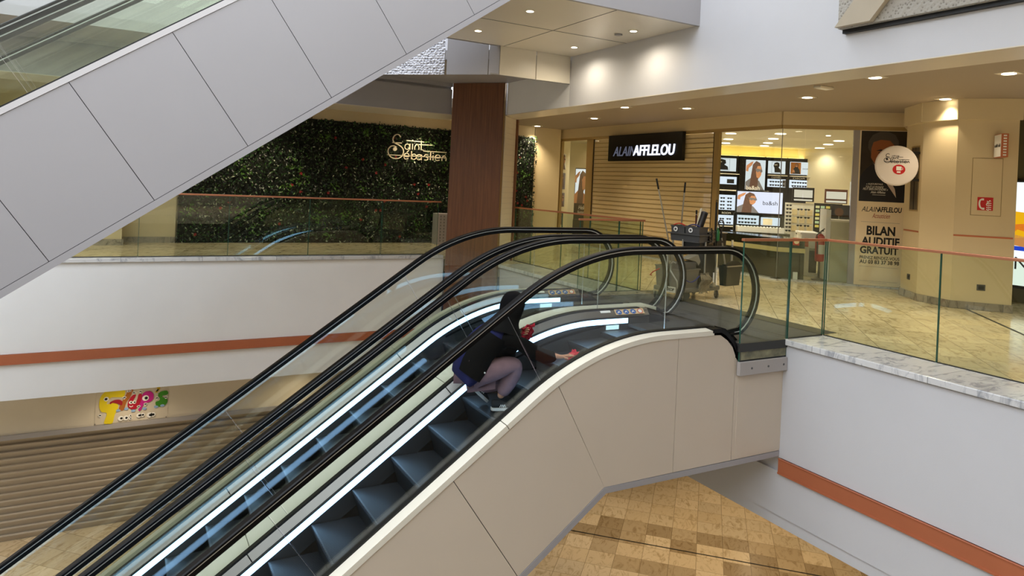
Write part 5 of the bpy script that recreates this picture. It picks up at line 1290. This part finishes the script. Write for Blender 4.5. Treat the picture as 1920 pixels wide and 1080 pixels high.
b = MB(); b.tube([K(.771+.016*math.cos(R(a)), 1.445+.016*math.sin(R(a)), .02) for a in range(0, 330, 30)], .005, 6); obj('hook', b, 'black_plastic', m4)
dg = thing('long_handled_brush', 'long handled brush with a black D shaped grip leaning on the right of the cart', 'broom', K(.98, .5, .06))
b = MB(); b.tube([K(1.0, .50, .06), K(.91, .92, .03)], .012, 8); obj('shaft', b, 'alu', dg, smooth=True)
b = MB(); b.tube([K(.91, .90, .03), K(.90, 1.02, .03)], .014, 8); b.tube([K(.90, 1.01, .03), K(.85, 1.07, .03), K(.825, 1.13, .03), K(.855, 1.165, .03), K(.93, 1.16, .03), K(.96, 1.12, .03), K(.945, 1.07, .03), K(.90, 1.01, .03)], .010, 8); obj('d_grip', b, 'black_plastic', dg, smooth=True)
b = MB(); b.fbox(K, .97, 1.04, .42, .51, .03, .09); obj('brush_block', b, 'black_plastic', dg)
sp = thing('spray_canister', 'black cylindrical canister leaning out of the right caddy', 'canister', K(.55, 1.0, -.1))
b = MB(); b.tube([K(.52, .98, -.10), K(.655, 1.255, -.10)], .048, 18); obj('can', b, 'black_plastic', sp, smooth=True); b = MB(); b.tube([K(.652, 1.25, -.10), K(.66, 1.266, -.10)], .05, 18); obj('rim', b, 'grey_plastic', sp)
pr_ = thing('paper_pad', 'cream paper pad sticking out behind the black canister', 'paper', K(.6, 1.0, -.18))
b = MB(); b.prism([K(.56, .98, -.19), K(.66, .98, -.19), K(.80, 1.27, -.19), K(.67, 1.33, -.19)], K(0, 0, .03)-K(0, 0, 0)); obj('pad', b, pbr('cream paper', '#e6dcc0', .7), pr_)
du = thing('duster', 'brown fluffy duster hanging over the right end of the caddy tray', 'duster', K(.67, .9, .03)); b = MB()
for k in range(70):
    a = r3.uniform(0, 2*PI); c = K(.67+.03*r3.random(), 1.02-.20*k/70, .03); b.tube([c, c+Vector((.04*math.cos(a), .04*math.sin(a), -.02))], .006, 4)
f_ = obj('fibres', b, pbr('brown fibre', '#6b5a42', .9), du); f_['kind'] = 'stuff'
b = MB(); b.tube([K(.68, .80, .03), K(.66, 1.05, .03)], .012, 8); obj('core', b, 'black_plastic', du)
gb = thing('green_bottle', 'green bottle hooked beside the black pole, right of the caddies', 'bottle', K(.82, .84, .0)); b = MB(); b.lathe([(0, 0), (.028, 0), (.03, .02), (.03, .14), (.012, .17), (.012, .19), (0, .19)], K(.83, .86, .02), 14); obj('bottle', b, pbr('green plastic', '#1e6a34', .35), gb, smooth=True); b = MB(); b.lathe([(0, .19), (.014, .19), (.014, .21), (0, .21)], K(.83, .86, .02), 12); obj('cap', b, 'white', gb)
b = MB(); b.fbox(K, .78, .95, .83, .86, -.1, .05); obj('bottle_holder', b, 'black_plastic', cart)
st_ = thing('string_mop_head', 'tangled grey brown mop strings hanging over the front of the cart', 'mop head', K(.52, .3, .05)); b = MB()
for k in range(44):
    u = .44+.18*r3.random(); b.tube([K(u, .37+.03*r3.random(), .03), K(u+.05*r3.uniform(-1, 1), .31, .07+.03*r3.random()), K(u+.07*r3.uniform(-1, 1), .22, .05), K(u+.09*r3.uniform(-1, 1), .10+.08*r3.random(), .045)], .0052, 4)
f_ = obj('strings', b, pbr('mop cotton', '#877a62', .95), st_); f_['kind'] = 'stuff'
b = MB(); b.tube([K(.42, .38, .03), K(.66, .38, .03)], .012, 8); obj('clamp_bar', b, 'black_plastic', st_)
hb = thing('hand_brush', 'small white handled brush standing on the cart base right of the mop strings', 'brush', K(.76, .19, .04)); b = MB(); b.tube([K(.765, .22, .03), K(.762, .39, .03)], .011, 8); obj('handle', b, 'white', hb); b = MB(); b.lathe([(0, 0), (.038, 0), (.033, .04), (.01, .06), (0, .06)], K(.765, .19, .03), 12); obj('bristles', b, pbr('bristle', '#9a9078', .9), hb)
b = MB(); b.fbox(K, .7, .85, .185, .195, .0, .06); obj('front_lip', b, 'grey_plastic2', cart)
# ------------------------------------------------------------------ the cleaner
M['vest'] = pbr('navy vest cloth', '#171c4a', .85, spec=.2, bump=.3, bscale=30); M['blackcloth'] = pbr('black jersey', '#060607', .9, spec=.15, bump=.2, bscale=30)
M['mauve'] = pbr('mauve jersey trousers', '#8c6f76', .9, noise=.12, nscale=14, spec=.2, bump=.35, bscale=24)
M['skin'] = pbr('skin', '#b9866a', .5); M['cloth_red'] = pbr('red microfibre cloth', '#c01f38', .9, noise=.15, nscale=20, bump=.5, bscale=60)
M['shoe'] = pbr('black canvas shoe', '#1b1c20', .8); M['sole'] = pbr('pale rubber sole', '#c9c9c6', .6)
def skin_obj(name, nodes, edges, mat, parent, sub=2, root=0, loc=(0, 0, 0)):
    me = bpy.data.meshes.new(name); me.from_pydata([n[0] for n in nodes], edges, []); me.materials.append(M[mat])
    o = bpy.data.objects.new(name, me); COL.objects.link(o)
    md = o.modifiers.new('skin', 'SKIN'); md.use_smooth_shade = True; md.branch_smoothing = .6
    for i, n in enumerate(nodes):
        sv = me.skin_vertices[0].data[i]; r = n[1]; sv.radius = (r, r) if not isinstance(r, tuple) else r
        sv.use_root = (i in (root if isinstance(root, (list, tuple)) else [root]))
    ms = o.modifiers.new('sub', 'SUBSURF'); ms.levels = sub; ms.render_levels = sub
    if parent: o.parent = parent; o.matrix_parent_inverse = Matrix.Translation(-Vector(parent.location))
    return o
per = thing('person', 'person in black headscarf, navy vest and mauve trousers crouching on the escalator wiping its side', 'person', (3.15, 5.9, -.6))
V = Vector
J = dict(pel=V((2.99, 5.93, -.20)), sp=V((3.03, 5.92, -.06)), ch=V((3.12, 5.90, .06)), nb=V((3.22, 5.88, .18)), nk=V((3.27, 5.875, .25)), hd=V((3.345, 5.87, .36)), ht=V((3.35, 5.87, .45)),
  shr=V((3.22, 5.72, .11)), elr=V((3.48, 5.62, -.02)), wrr=V((3.655, 5.475, -.055)), shl=V((3.27, 6.05, .10)), ell=V((3.50, 6.05, -.04)), wrl=V((3.46, 5.89, .085)),
  hpr=V((2.99, 5.84, -.24)), knr=V((3.365, 5.75, -.15)), anr=V((3.21, 5.83, -.50)), hpl=V((2.99, 6.02, -.24)), knl=V((3.38, 6.00, -.38)), anl=V((3.07, 6.06, -.45)))
N = []; Ei = []
def nd(p, r): N.append((tuple(p), r)); return len(N)-1
pel = nd(J['pel'], .12); sp = nd(J['sp'], .11); ch = nd(J['ch'], .11); nb = nd(J['nb'], .06); nk = nd(J['nk'], .055); hd = nd(J['hd'], .085); ht = nd(J['ht'], .07)
Ei += [(pel, sp), (sp, ch), (ch, nb), (nb, nk), (nk, hd), (hd, ht)]
def chain(start, pts):
    l = start
    for p, r in pts: k = nd(p, r); Ei.append((l, k)); l = k
    return l
mid = lambda a, b_, t=.5: a.lerp(b_, t)
def hand(wr, fdir, up, curl, thumb_side, start, grip=0.):
    """palm plus five separate fingers"""
    f = fdir.normalized(); u = (up-f*up.dot(f)).normalized(); s = f.cross(u)*thumb_side
    pl = wr+f*.045; k = nd(pl, (.026, .017)); Ei.append((start, k))
    kp = nd(wr+f*.085, (.032, .014)); Ei.append((k, kp))
    lens = (.075, .085, .078, .062)
    for i in range(4):
        base = wr+f*.088+s*(.027-.018*i); d = f; p = base; a = nd(p, .0085); Ei.append((kp, a)); l = a
        for j in range(3):
            ang = curl*(j+1)/3*1.0; dj = (f*math.cos(ang)-u*math.sin(ang)).normalized(); p = p+dj*lens[i]/3; q = nd(p, .0082-.0008*j); Ei.append((l, q)); l = q
    tb = nd(wr+f*.035+s*.024, .011); Ei.append((k, tb)); p = wr+f*.035+s*.024; l = tb
    for j, dd in enumerate((s*.8+f*.5, s*.5+f*.8)):
        p = p+(dd-u*.2*curl).normalized()*.028; q = nd(p, .0095-.001*j); Ei.append((l, q)); l = q
a = chain(ch, [(J['shr'], .045), (mid(J['shr'], J['elr']), .038), (J['elr'], .038), (mid(J['elr'], J['wrr']), .034), (J['wrr'], .024)]); hand(J['wrr'], V((.085, -.055, .03)), V((.1, -.2, .97)), .5, 1, a)
a = chain(ch, [(J['shl'], .045), (mid(J['shl'], J['ell']), .038), (J['ell'], .038), (mid(J['ell'], J['wrl']), .033), (J['wrl'], .024)]); hand(J['wrl'], V((-.02, -.09, .045)), V((-.9, -.2, .3)), .6, -1, a)
for s_ in 'rl':
    h, kn, an = J['hp'+s_], J['kn'+s_], J['an'+s_]
    chain(pel, [(h, .088), (mid(h, kn), .075), (kn, .056), (mid(kn, an, .35), .055), (an, .036)])
body = skin_obj('body', N, Ei, 'skin', per, 2, 0)
# face: nose, brow, lips, ear and eyes set on the head; mostly turned away
fd = V((.93, .28, -.25)).normalized(); fs = V((-.28, .96, 0)).normalized(); fu = fs.cross(fd)*-1
fu = fu if fu.z > 0 else -fu
Fh = lambda a, b_, c: J['hd']+fs*a+fu*b_+fd*c
b = MB(); seg = 18; rings = []
for i in range(13):
    ph = PI*i/12; vs = []
    for k in range(seg):
        th = 2*PI*k/seg; x = math.sin(ph)*math.cos(th)*.072; y = math.cos(ph)*.11; z = math.sin(ph)*math.sin(th)*.088
        if z > 0 and y < 0: x *= 1-.35*(-y/.11)
        vs.append(Fh(x, y+.02, z+.012))
    rings += vs
b.add(rings, [(i*seg+k, i*seg+(k+1) % seg, (i+1)*seg+(k+1) % seg, (i+1)*seg+k) for i in range(12) for k in range(seg)])
b.add([Fh(-.013, -.018, .098), Fh(.013, -.018, .098), Fh(0, -.022, .122), Fh(0, .028, .10)], [(0, 1, 2), (0, 2, 3), (1, 3, 2)])
hdm = obj('face', b, 'skin', per, smooth='all')
b = MB()
for s_ in (-1, 1): b.add([Fh(s_*.03-.014, .03, .094), Fh(s_*.03, .022, .098), Fh(s_*.03+.014, .03, .094), Fh(s_*.03, .038, .097)], [(0, 1, 2, 3)])
obj('eyes', b, 'ink', hdm); b = MB(); b.add([Fh(-.022, -.05, .092), Fh(0, -.058, .098), Fh(.022, -.05, .092), Fh(0, -.043, .1)], [(0, 1, 2, 3)]); obj('lips', b, pbr('lips', '#8a4a42', .5), hdm)
# headscarf: wraps crown, sides, neck and falls on the shoulders
b = MB(); rings = []; seg = 24
prof = [(.158, .0, -.005), (.150, .055, -.005), (.115, .098, -.01), (.06, .118, -.012), (.0, .120, -.016), (-.06, .112, -.018), (-.105, .100, -.02), (-.15, .098, -.03), (-.20, .13, -.04), (-.25, .17, -.05)]
for y, r, z0 in prof:
    for k in range(seg):
        th = -PI*1.32+2*PI*1.32*0+ (2*PI*k/seg); x = r*1.0*math.cos(th); z = r*1.12*math.sin(th)+z0
        if z > .052 and -.085 < y < .075: z = .052
        wob = 1+.03*math.sin(k*2.3+y*40); rings.append(Fh(x*wob, y, z))
b.add(rings, [(i*seg+k, i*seg+(k+1) % seg, (i+1)*seg+(k+1) % seg, (i+1)*seg+k) for i in range(len(prof)-1) for k in range(seg)])
hs = obj('headscarf', b, 'blackcloth', per, smooth='all'); md = hs.modifiers.new('s', 'SUBSURF'); md.levels = 1; md.render_levels = 1
# black jersey sleeves and tunic
N2 = []; E2 = []
def n2(p, r): N2.append((tuple(p), r)); return len(N2)-1
a0 = n2(J['pel']+V((-.0, 0, -.0)), .17); a1 = n2(J['sp']+V((-.0, 0, 0)), .155); a2 = n2(J['ch'], .155); a3 = n2(J['nb'], .10); a4 = n2(J['nk'], .07)
E2 += [(a0, a1), (a1, a2), (a2, a3), (a3, a4)]
def ch2(st, pts):
    l = st
    for p, r in pts: k = n2(p, r); E2.append((l, k)); l = k
ch2(a2, [(J['shr'], .092), (mid(J['shr'], J['elr']), .072), (J['elr']+V((0, 0, -.035)), .088), (mid(J['elr'], J['wrr'], .5)+V((0, 0, -.03)), .072), (mid(J['elr'], J['wrr'], .88), .044)])
ch2(a2, [(J['shl'], .092), (mid(J['shl'], J['ell']), .068), (J['ell'], .062), (mid(J['ell'], J['wrl'], .55), .05), (mid(J['ell'], J['wrl'], .9), .038)])
ch2(a0, [(V((3.10, 5.93, -.20)), .135), (V((3.22, 5.93, -.17)), .11)])
ch2(a2, [(V((3.24, 5.93, .0)), .13), (V((3.32, 5.95, -.09)), .125), (V((3.34, 5.96, -.2)), .11)])
ch2(a2, [(V((3.33, 5.9, -.0)), .12), (V((3.42, 5.88, -.07)), .13)])
ch2(a0, [(V((2.93, 5.93, -.27)), .13)])
tun = skin_obj('tunic', N2, E2, 'blackcloth', per, 2, 0)
# navy vest worn over it, open at the front, with a flared hem at the back
def ring(c, ax, lat, ra, rb, a0_, a1_, n=18, th=0):
    up = ax.cross(lat).normalized(); o = []
    for k in range(n+1):
        a = a0_+(a1_-a0_)*k/n; o.append(c+lat*math.cos(a)*(ra+th)+up*math.sin(a)*(rb+th))
    return o
ax = (J['nb']-J['pel']).normalized(); lat = V((0.05, 1, 0)).normalized(); lat = (lat-ax*lat.dot(ax)).normalized()
secs = [(V((2.84, 5.92, -.30)), .225, .07), (V((2.90, 5.93, -.24)), .225, .145), (V((2.96, 5.93, -.16)), .205, .175), (V((3.02, 5.925, -.06)), .19, .175), (V((3.09, 5.91, .03)), .20, .172), (V((3.16, 5.895, .11)), .205, .15), (V((3.215, 5.88, .17)), .15, .105), (V((3.245, 5.875, .205)), .10, .085)]
upv = ax.cross(lat).normalized()
sgn = 1 if upv.dot(V((-1, 0, .6))) > 0 else -1      # back side
b = MB(); rows = []; n = 20
for c, ra, rb in secs:
    rows.append([c+lat*math.cos(a)*ra*(1+.02*math.sin(5*a))+upv*sgn*math.sin(a)*rb for a in [R(-28+(236*k/n)) for k in range(n+1)]])
m_ = n+1
b.add([p for r_ in rows for p in r_], [(i*m_+k, i*m_+k+1, (i+1)*m_+k+1, (i+1)*m_+k) for i in range(len(rows)-1) for k in range(n)])
ve = obj('vest', b, 'vest', per, smooth='all'); md = ve.modifiers.new('t', 'SOLIDIFY'); md.thickness = .012; md = ve.modifiers.new('s', 'SUBSURF'); md.levels = 1; md.render_levels = 1
# black side panel of the vest facing the viewer
b = MB(); rows = []
for c, ra, rb in secs[1:6]:
    rows.append([c+lat*math.cos(a)*(ra+.012)+upv*sgn*math.sin(a)*(rb+.012) for a in [R(118+(85*k/8)) for k in range(9)]])
b.add([p for r_ in rows for p in r_], [(i*9+k, i*9+k+1, (i+1)*9+k+1, (i+1)*9+k) for i in range(len(rows)-1) for k in range(8)])
obj('side_panel', b, 'blackcloth', ve, smooth='all')
c = secs[2][0]; p = c+lat*math.cos(R(195))*(.225)+upv*sgn*math.sin(R(195))*.19
b = MB(); b.lathe([(0, -.004), (.008, -.003), (.008, .003), (0, .004)], p+V((0, -.004, 0)), 10, 'Y'); obj('snap_button', b, 'white', ve)
# trousers
N3 = []; E3 = []
def n3(p, r): N3.append((tuple(p), r)); return len(N3)-1
q0 = n3(J['pel']+V((-.005, 0, -.04)), .15)
for s_ in 'rl':
    h, kn, an = J['hp'+s_], J['kn'+s_], J['an'+s_]; l = q0
    for p, r in ((h, .125), (mid(h, kn, .5), .122), (kn+V((-.02, 0, 0)), .10), (mid(kn, an, .3), .096), (mid(kn, an, .65), .08), (mid(kn, an, .93), .062)):
        k = n3(p, r); E3.append((l, k)); l = k
tr = skin_obj('trousers', N3, E3, 'mauve', per, 2, 0)
# shoes
def shoe(heel, toe, up, w=.045):
    heel = V(heel); toe = V(toe); f = (toe-heel); Ln = f.length; f.normalize(); u = V(up); u = (u-f*u.dot(f)).normalized(); s = f.cross(u)
    S = MB(); Uo = MB()
    st_ = [(0, .5, .062), (.06, .8, .075), (.2, .88, .078), (.4, .82, .062), (.6, .98, .048), (.8, .92, .036), (.94, .66, .026), (1, .3, .018)]
    def rg(t, k, z0, z1, sc=1.): return [heel+f*Ln*t+s*(w*k*sc)+u*z0, heel+f*Ln*t-s*(w*k*sc)+u*z0, heel+f*Ln*t-s*(w*k*sc)*.96+u*z1, heel+f*Ln*t+s*(w*k*sc)*.96+u*z1]
    for mb, z0, hh in ((S, 0, None), (Uo, .024, 1)):
        vs = []
        for t_, k, h in st_:
            if hh is None: vs += rg(t_, k, 0, .026, 1.06)
            else:
                r_ = rg(t_, k, z0, z0+h*.55, 1.); top = rg(t_, k*.62, 0, z0+h, 1.); vs += [r_[0], r_[1], r_[2], top[2], top[3], r_[3]]
        m = 4 if hh is None else 6
        mb.add(vs, [(i*m+k, i*m+(k+1) % m, (i+1)*m+(k+1) % m, (i+1)*m+k) for i in range(len(st_)-1) for k in range(m)]+[list(range(m))[::-1], [(len(st_)-1)*m+k for k in range(m)]])
    o = obj('shoe', Uo, 'shoe', per, smooth='all'); md = o.modifiers.new('s', 'SUBSURF'); md.levels = 1; md.render_levels = 1
    obj('sole', S, 'sole', o, bevel=.004)
    sd = -s if (-s).y < 0 else s
    F_ = frame(heel+f*Ln*.42+sd*(w*.86)+u*.04, f, n=sd, v=u); lg = MB()
    for k in range(3): lg.stroke(F_, [(-.028+.018*k, -.004), (-.016+.018*k, .02), (-.006+.018*k, -.004)], .006, -.002, .006)
    obj('shoe_logo', lg, 'white', o)
shoe((3.135, 5.845, -.604), (3.375, 5.77, -.604), (0, 0, 1), .046)
shoe((3.02, 6.07, -.44), (3.19, 6.04, -.598), (.68, 0, .73), .046)
# cloths
def rag(nm, lab, c, au, av, su, sv, seed, amp):
    rr = random.Random(seed); t_ = thing(nm, lab, 'cloth', c, 'red cleaning cloths'); n = 12; au = V(au).normalized(); av = V(av).normalized(); nn = au.cross(av); b = MB(); vs = []
    ph = [rr.uniform(0, 6) for _ in range(6)]
    for i in range(n+1):
        for j in range(n+1):
            a = (i/n-.5)*su*(1+.15*math.sin(j*.9+ph[0])); c_ = (j/n-.5)*sv*(1+.12*math.sin(i*.8+ph[1])); h = amp*(math.sin(i*1.1+ph[2])+math.sin(j*1.4+ph[3]+i*.4)+.6*math.sin((i+j)*1.9+ph[4]))
            vs.append(V(c)+au*a+av*c_+nn*h)
    b.add(vs, [(i*(n+1)+j, i*(n+1)+j+1, (i+1)*(n+1)+j+1, (i+1)*(n+1)+j) for i in range(n) for j in range(n)])
    o = obj('folded_cloth', b, 'cloth_red', t_, smooth='all'); md = o.modifiers.new('t', 'SOLIDIFY'); md.thickness = .006
rag('cleaning_cloth', 'red cloth gathered in the left hand of the crouching cleaner', (3.475, 5.80, .12), (.85, -.1, .2), (.1, .3, -.9), .13, .15, 3, .010)
rag('cleaning_cloth', 'red cloth under the right hand of the cleaner on the escalator side', (3.745, 5.425, -.035), (.8, 0, .56), (0, 1, .1), .13, .09, 8, .006)
LWARM=120; LSHOP=85; LLOW=95
def spot(x, y, z, e=60, size=110, col=(1, .78, .5), blend=.8, r=.05):
    l = bpy.data.lights.new('downlight beam', 'SPOT'); l.energy = e; l.spot_size = R(size); l.spot_blend = blend; l.color = col; l.shadow_soft_size = r
    o = bpy.data.objects.new('downlight_beam', l); o.location = (x, y, z); COL.objects.link(o); return o
def area(x, y, z, sx, sy, e, col=(1, .8, .55), rot=(0, 0, 0)):
    l = bpy.data.lights.new('ceiling glow', 'AREA'); l.shape = 'RECTANGLE'; l.size = sx; l.size_y = sy; l.energy = e; l.color = col
    o = bpy.data.objects.new('ceiling_glow', l); o.location = (x, y, z); o.rotation_euler = rot; COL.objects.link(o); return o
# ------------------------------------------------------------------ ceiling fittings and lights
def downlight(x, y, z, lab, r=.075, cool=False, e=None, grp='corridor downlights', sq=True):
    t_ = thing('downlight', lab, 'ceiling light', (x, y, z-.01), grp)
    b = MB()
    if sq: b.box((x-.11, y-.11, z-.008), (x+.11, y+.11, z))
    else: b.lathe([(r, -.001), (r+.02, -.004), (r+.02, -.008), (r, -.01)], (x, y, z), 20)
    obj('trim_ring', b, 'cap_cream', t_)
    b = MB(); b.lathe([(0, -.012), (r, -.012), (r, -.009), (0, -.009)], (x, y, z), 20); obj('lens', b, 'lamp_cool' if cool else 'lamp', t_)
    if e: spot(x, y, z-.03, e[0], e[1], e[2])
WARM = (1, .82, .56)
def corridor(x, y, lab, k=1.): downlight(x, y, CZ, lab, e=(LWARM*k, 105, WARM))
corridor(9.25, 9.95, 'square corridor downlight just right of the fourth shutter slat, above the black shop sign')
corridor(8.4, 10.75, 'square corridor downlight nearest the fascia, above the left part of the shop sign')
corridor(9.3, 13.0, 'square corridor downlight above the left side of the roller shutter')
corridor(9.6, 16.0, 'small far corridor downlight near the right strip of planted wall')
corridor(6.2, 15.6, 'corridor downlight above the planted wall, left of the walnut pillar')
corridor(9.4, 7.4, 'square corridor downlight in front of the angled shop window')
corridor(10.8, 6.05, 'square corridor downlight above the fire telephone sign', .4)
corridor(9.15, 4.4, 'corridor downlight at the right edge of the picture')
for x, y in ((2.6, 15.4), (-1.7, 16.9), (-1.6, 14.6), (-5.0, 15.4), (9.1, 1.4), (9.1, -1.6), (11.4, 2.9), (13.4, 9.0-4), (8.4, 5.6)):  # mostly unseen downlights, added to carry light along the corridors
    if (x, y) in ((-1.7, 16.9),): continue
    corridor(x, y, {(2.6, 15.4): 'added corridor downlight above the left half of the planted wall', (-1.6, 14.6): 'corridor downlight seen through the upper escalator glass', (-5.0, 15.4): 'added corridor downlight at the far left beyond the upper escalator', (9.1, 1.4): 'added corridor downlight just outside the right edge', (9.1, -1.6): 'added corridor downlight beside the viewer', (11.4, 2.9): 'added downlight in the bay of the lit advert', (13.4, 5.0): 'added downlight beyond the lit advert', (8.4, 5.6): 'added corridor downlight over the escalator landing'}[(x, y)])
# detector on the corridor ceiling
t_ = thing('emergency_light', 'flat cream emergency light fitting on the corridor ceiling', 'ceiling fitting', (8.62, 6.55, CZ-.03)); b = MB(); b.box((8.50, 6.47, CZ-.035), (8.78, 6.60, CZ)); obj('housing', b, 'cap_cream', t_, bevel=.01)
b = MB(); b.box((8.53, 6.49, CZ-.04), (8.75, 6.58, CZ-.034)); obj('diffuser', b, 'white', t_)
for x, y, lab in ((4.30, 7.47, 'round spot in the landing soffit nearest the upper escalator corner'), (4.29, 8.9, 'round spot in the landing soffit above the metal bulkhead panel'), (5.96, 8.94, 'round spot in the landing soffit nearest the inner corner'), (5.94, 7.49, 'round spot in the landing soffit nearest the right fascia')):
    downlight(x, y, 3.71, lab, .045, e=(LWARM*.28, 165, (1, .88, .68)), grp='landing soffit spots', sq=False)
t_ = thing('soffit_detector', 'small flat round detector in the landing soffit', 'detector', (5.92, 7.79, 3.69)); b = MB(); b.lathe([(0, 3.695), (.05, 3.697), (.055, 3.709)], (5.92, 7.79, 0), 20); obj('disc', b, 'white_panel', t_); b = MB(); b.lathe([(.045, 3.694), (.056, 3.696), (.056, 3.7), (.045, 3.7)], (5.92, 7.79, 0), 20); obj('dark_ring', b, 'steel_dk', t_)  # dark steel ring round the disc
t_ = thing('soffit_vent', 'round bronze vent above the walnut pillar', 'vent', (5.35, 11.2, 3.48)); b = MB(); b.lathe([(0, 3.488), (.06, 3.486), (.07, 3.499)], (5.35, 11.2, 0), 18); obj('grille', b, 'copper', t_); b = MB(); b.lathe([(.07, 3.49), (.085, 3.49), (.085, 3.499)], (5.35, 11.2, 0), 18); obj('rim', b, 'cap_cream', t_)
# shop ceiling lights
sl = [(11.82, 11.93, 'first shop ceiling light behind the top right of the shutter'), (12.27, 11.7, 'shop ceiling light nearest the left edge of the clear window'), (13.5, 12.95, 'second shop ceiling light along the left window edge'), (14.5, 14.0, 'third shop ceiling light along the left window edge'), (12.86, 10.79, 'nearest shop ceiling light, at the window joint'), (13.89, 11.86, 'second shop ceiling light in the diagonal row from the window joint'), (14.92, 12.91, 'third shop ceiling light in the diagonal row from the window joint'), (15.75, 13.75, 'farthest shop ceiling light in the diagonal row from the window joint'), (15.07, 10.91, 'nearest shop ceiling light of the right hand row'), (15.95, 11.85, 'middle shop ceiling light of the right hand row'), (17.0, 12.9, 'farthest shop ceiling light of the right hand row'), (12.24, 17.0, 'shop ceiling light at the left end behind the side window')]
for x, y, lab in sl: downlight(x, y, 2.978, lab, .12, True, (LSHOP*(.3 if x > 15.5 else 1), 140, (1, .90, .70)), 'round shop ceiling lights', False)
downlight(13.73, 10.21, 2.978, 'tiny shop ceiling spot above the round mirror', .05, True, None, 'round shop ceiling lights', False)
# unseen lower level lights under the slab, added to brighten that level
for x, y, lab in ((8.3, 7.0, 'added lower level downlight beside the white slab wall'), (8.3, 10.4, 'added lower level downlight beyond the escalator truss'), (11.0, 9.0, 'added lower level downlight further in'), (8.6, 3.6, 'added lower level downlight near the lower right corner'), (11.2, 5.6, 'added lower level downlight deep under the right balcony'), (13.2, 11.4, 'added lower level downlight farthest under the balcony')):
    downlight(x, y, -2.06, lab, .075, e=(LLOW, 130, (1, .78, .5)), grp='added lower level downlights')
for x, lab in ((-3., 'added lower level downlight before the left end of the grey shutter'), (0.2, 'added lower level downlight above the cartoon sign'), (3.2, 'added lower level downlight before the grey shutter, right part')):
    downlight(x, 13.5, -2.06, lab, .075, e=(LLOW*.35, 130, (1, .82, .58)), grp='added lower level downlights')

for i, x in enumerate((-8., -4.5, -1., 2.5, 5.)):  # unseen lamps added to brighten the surfaces that face the viewer
    downlight(x, -4.2, 3.2, ('added downlight behind the viewer, leftmost', 'added downlight behind the viewer, second from left', 'added downlight behind the viewer, middle one', 'added downlight behind the viewer, fourth from left', 'added downlight behind the viewer, rightmost')[i], e=(LWARM*2.2, 150, (1, .86, .66)))
# ------------------------------------------------------------------ light
w = bpy.data.worlds.new('sky'); scene.world = w; w.use_nodes = True
bg = w.node_tree.nodes['Background']; bg.inputs[0].default_value = (.86, .92, 1, 1); bg.inputs[1].default_value = 2.7
scene.view_settings.view_transform = 'Standard'; scene.view_settings.look = 'None'
scene.view_settings.gamma = 1; scene.view_settings.exposure = EXPOSURE
scene.view_settings.use_curve_mapping = False
scene.cycles.transparent_max_bounces = 40; scene.cycles.max_bounces = 8
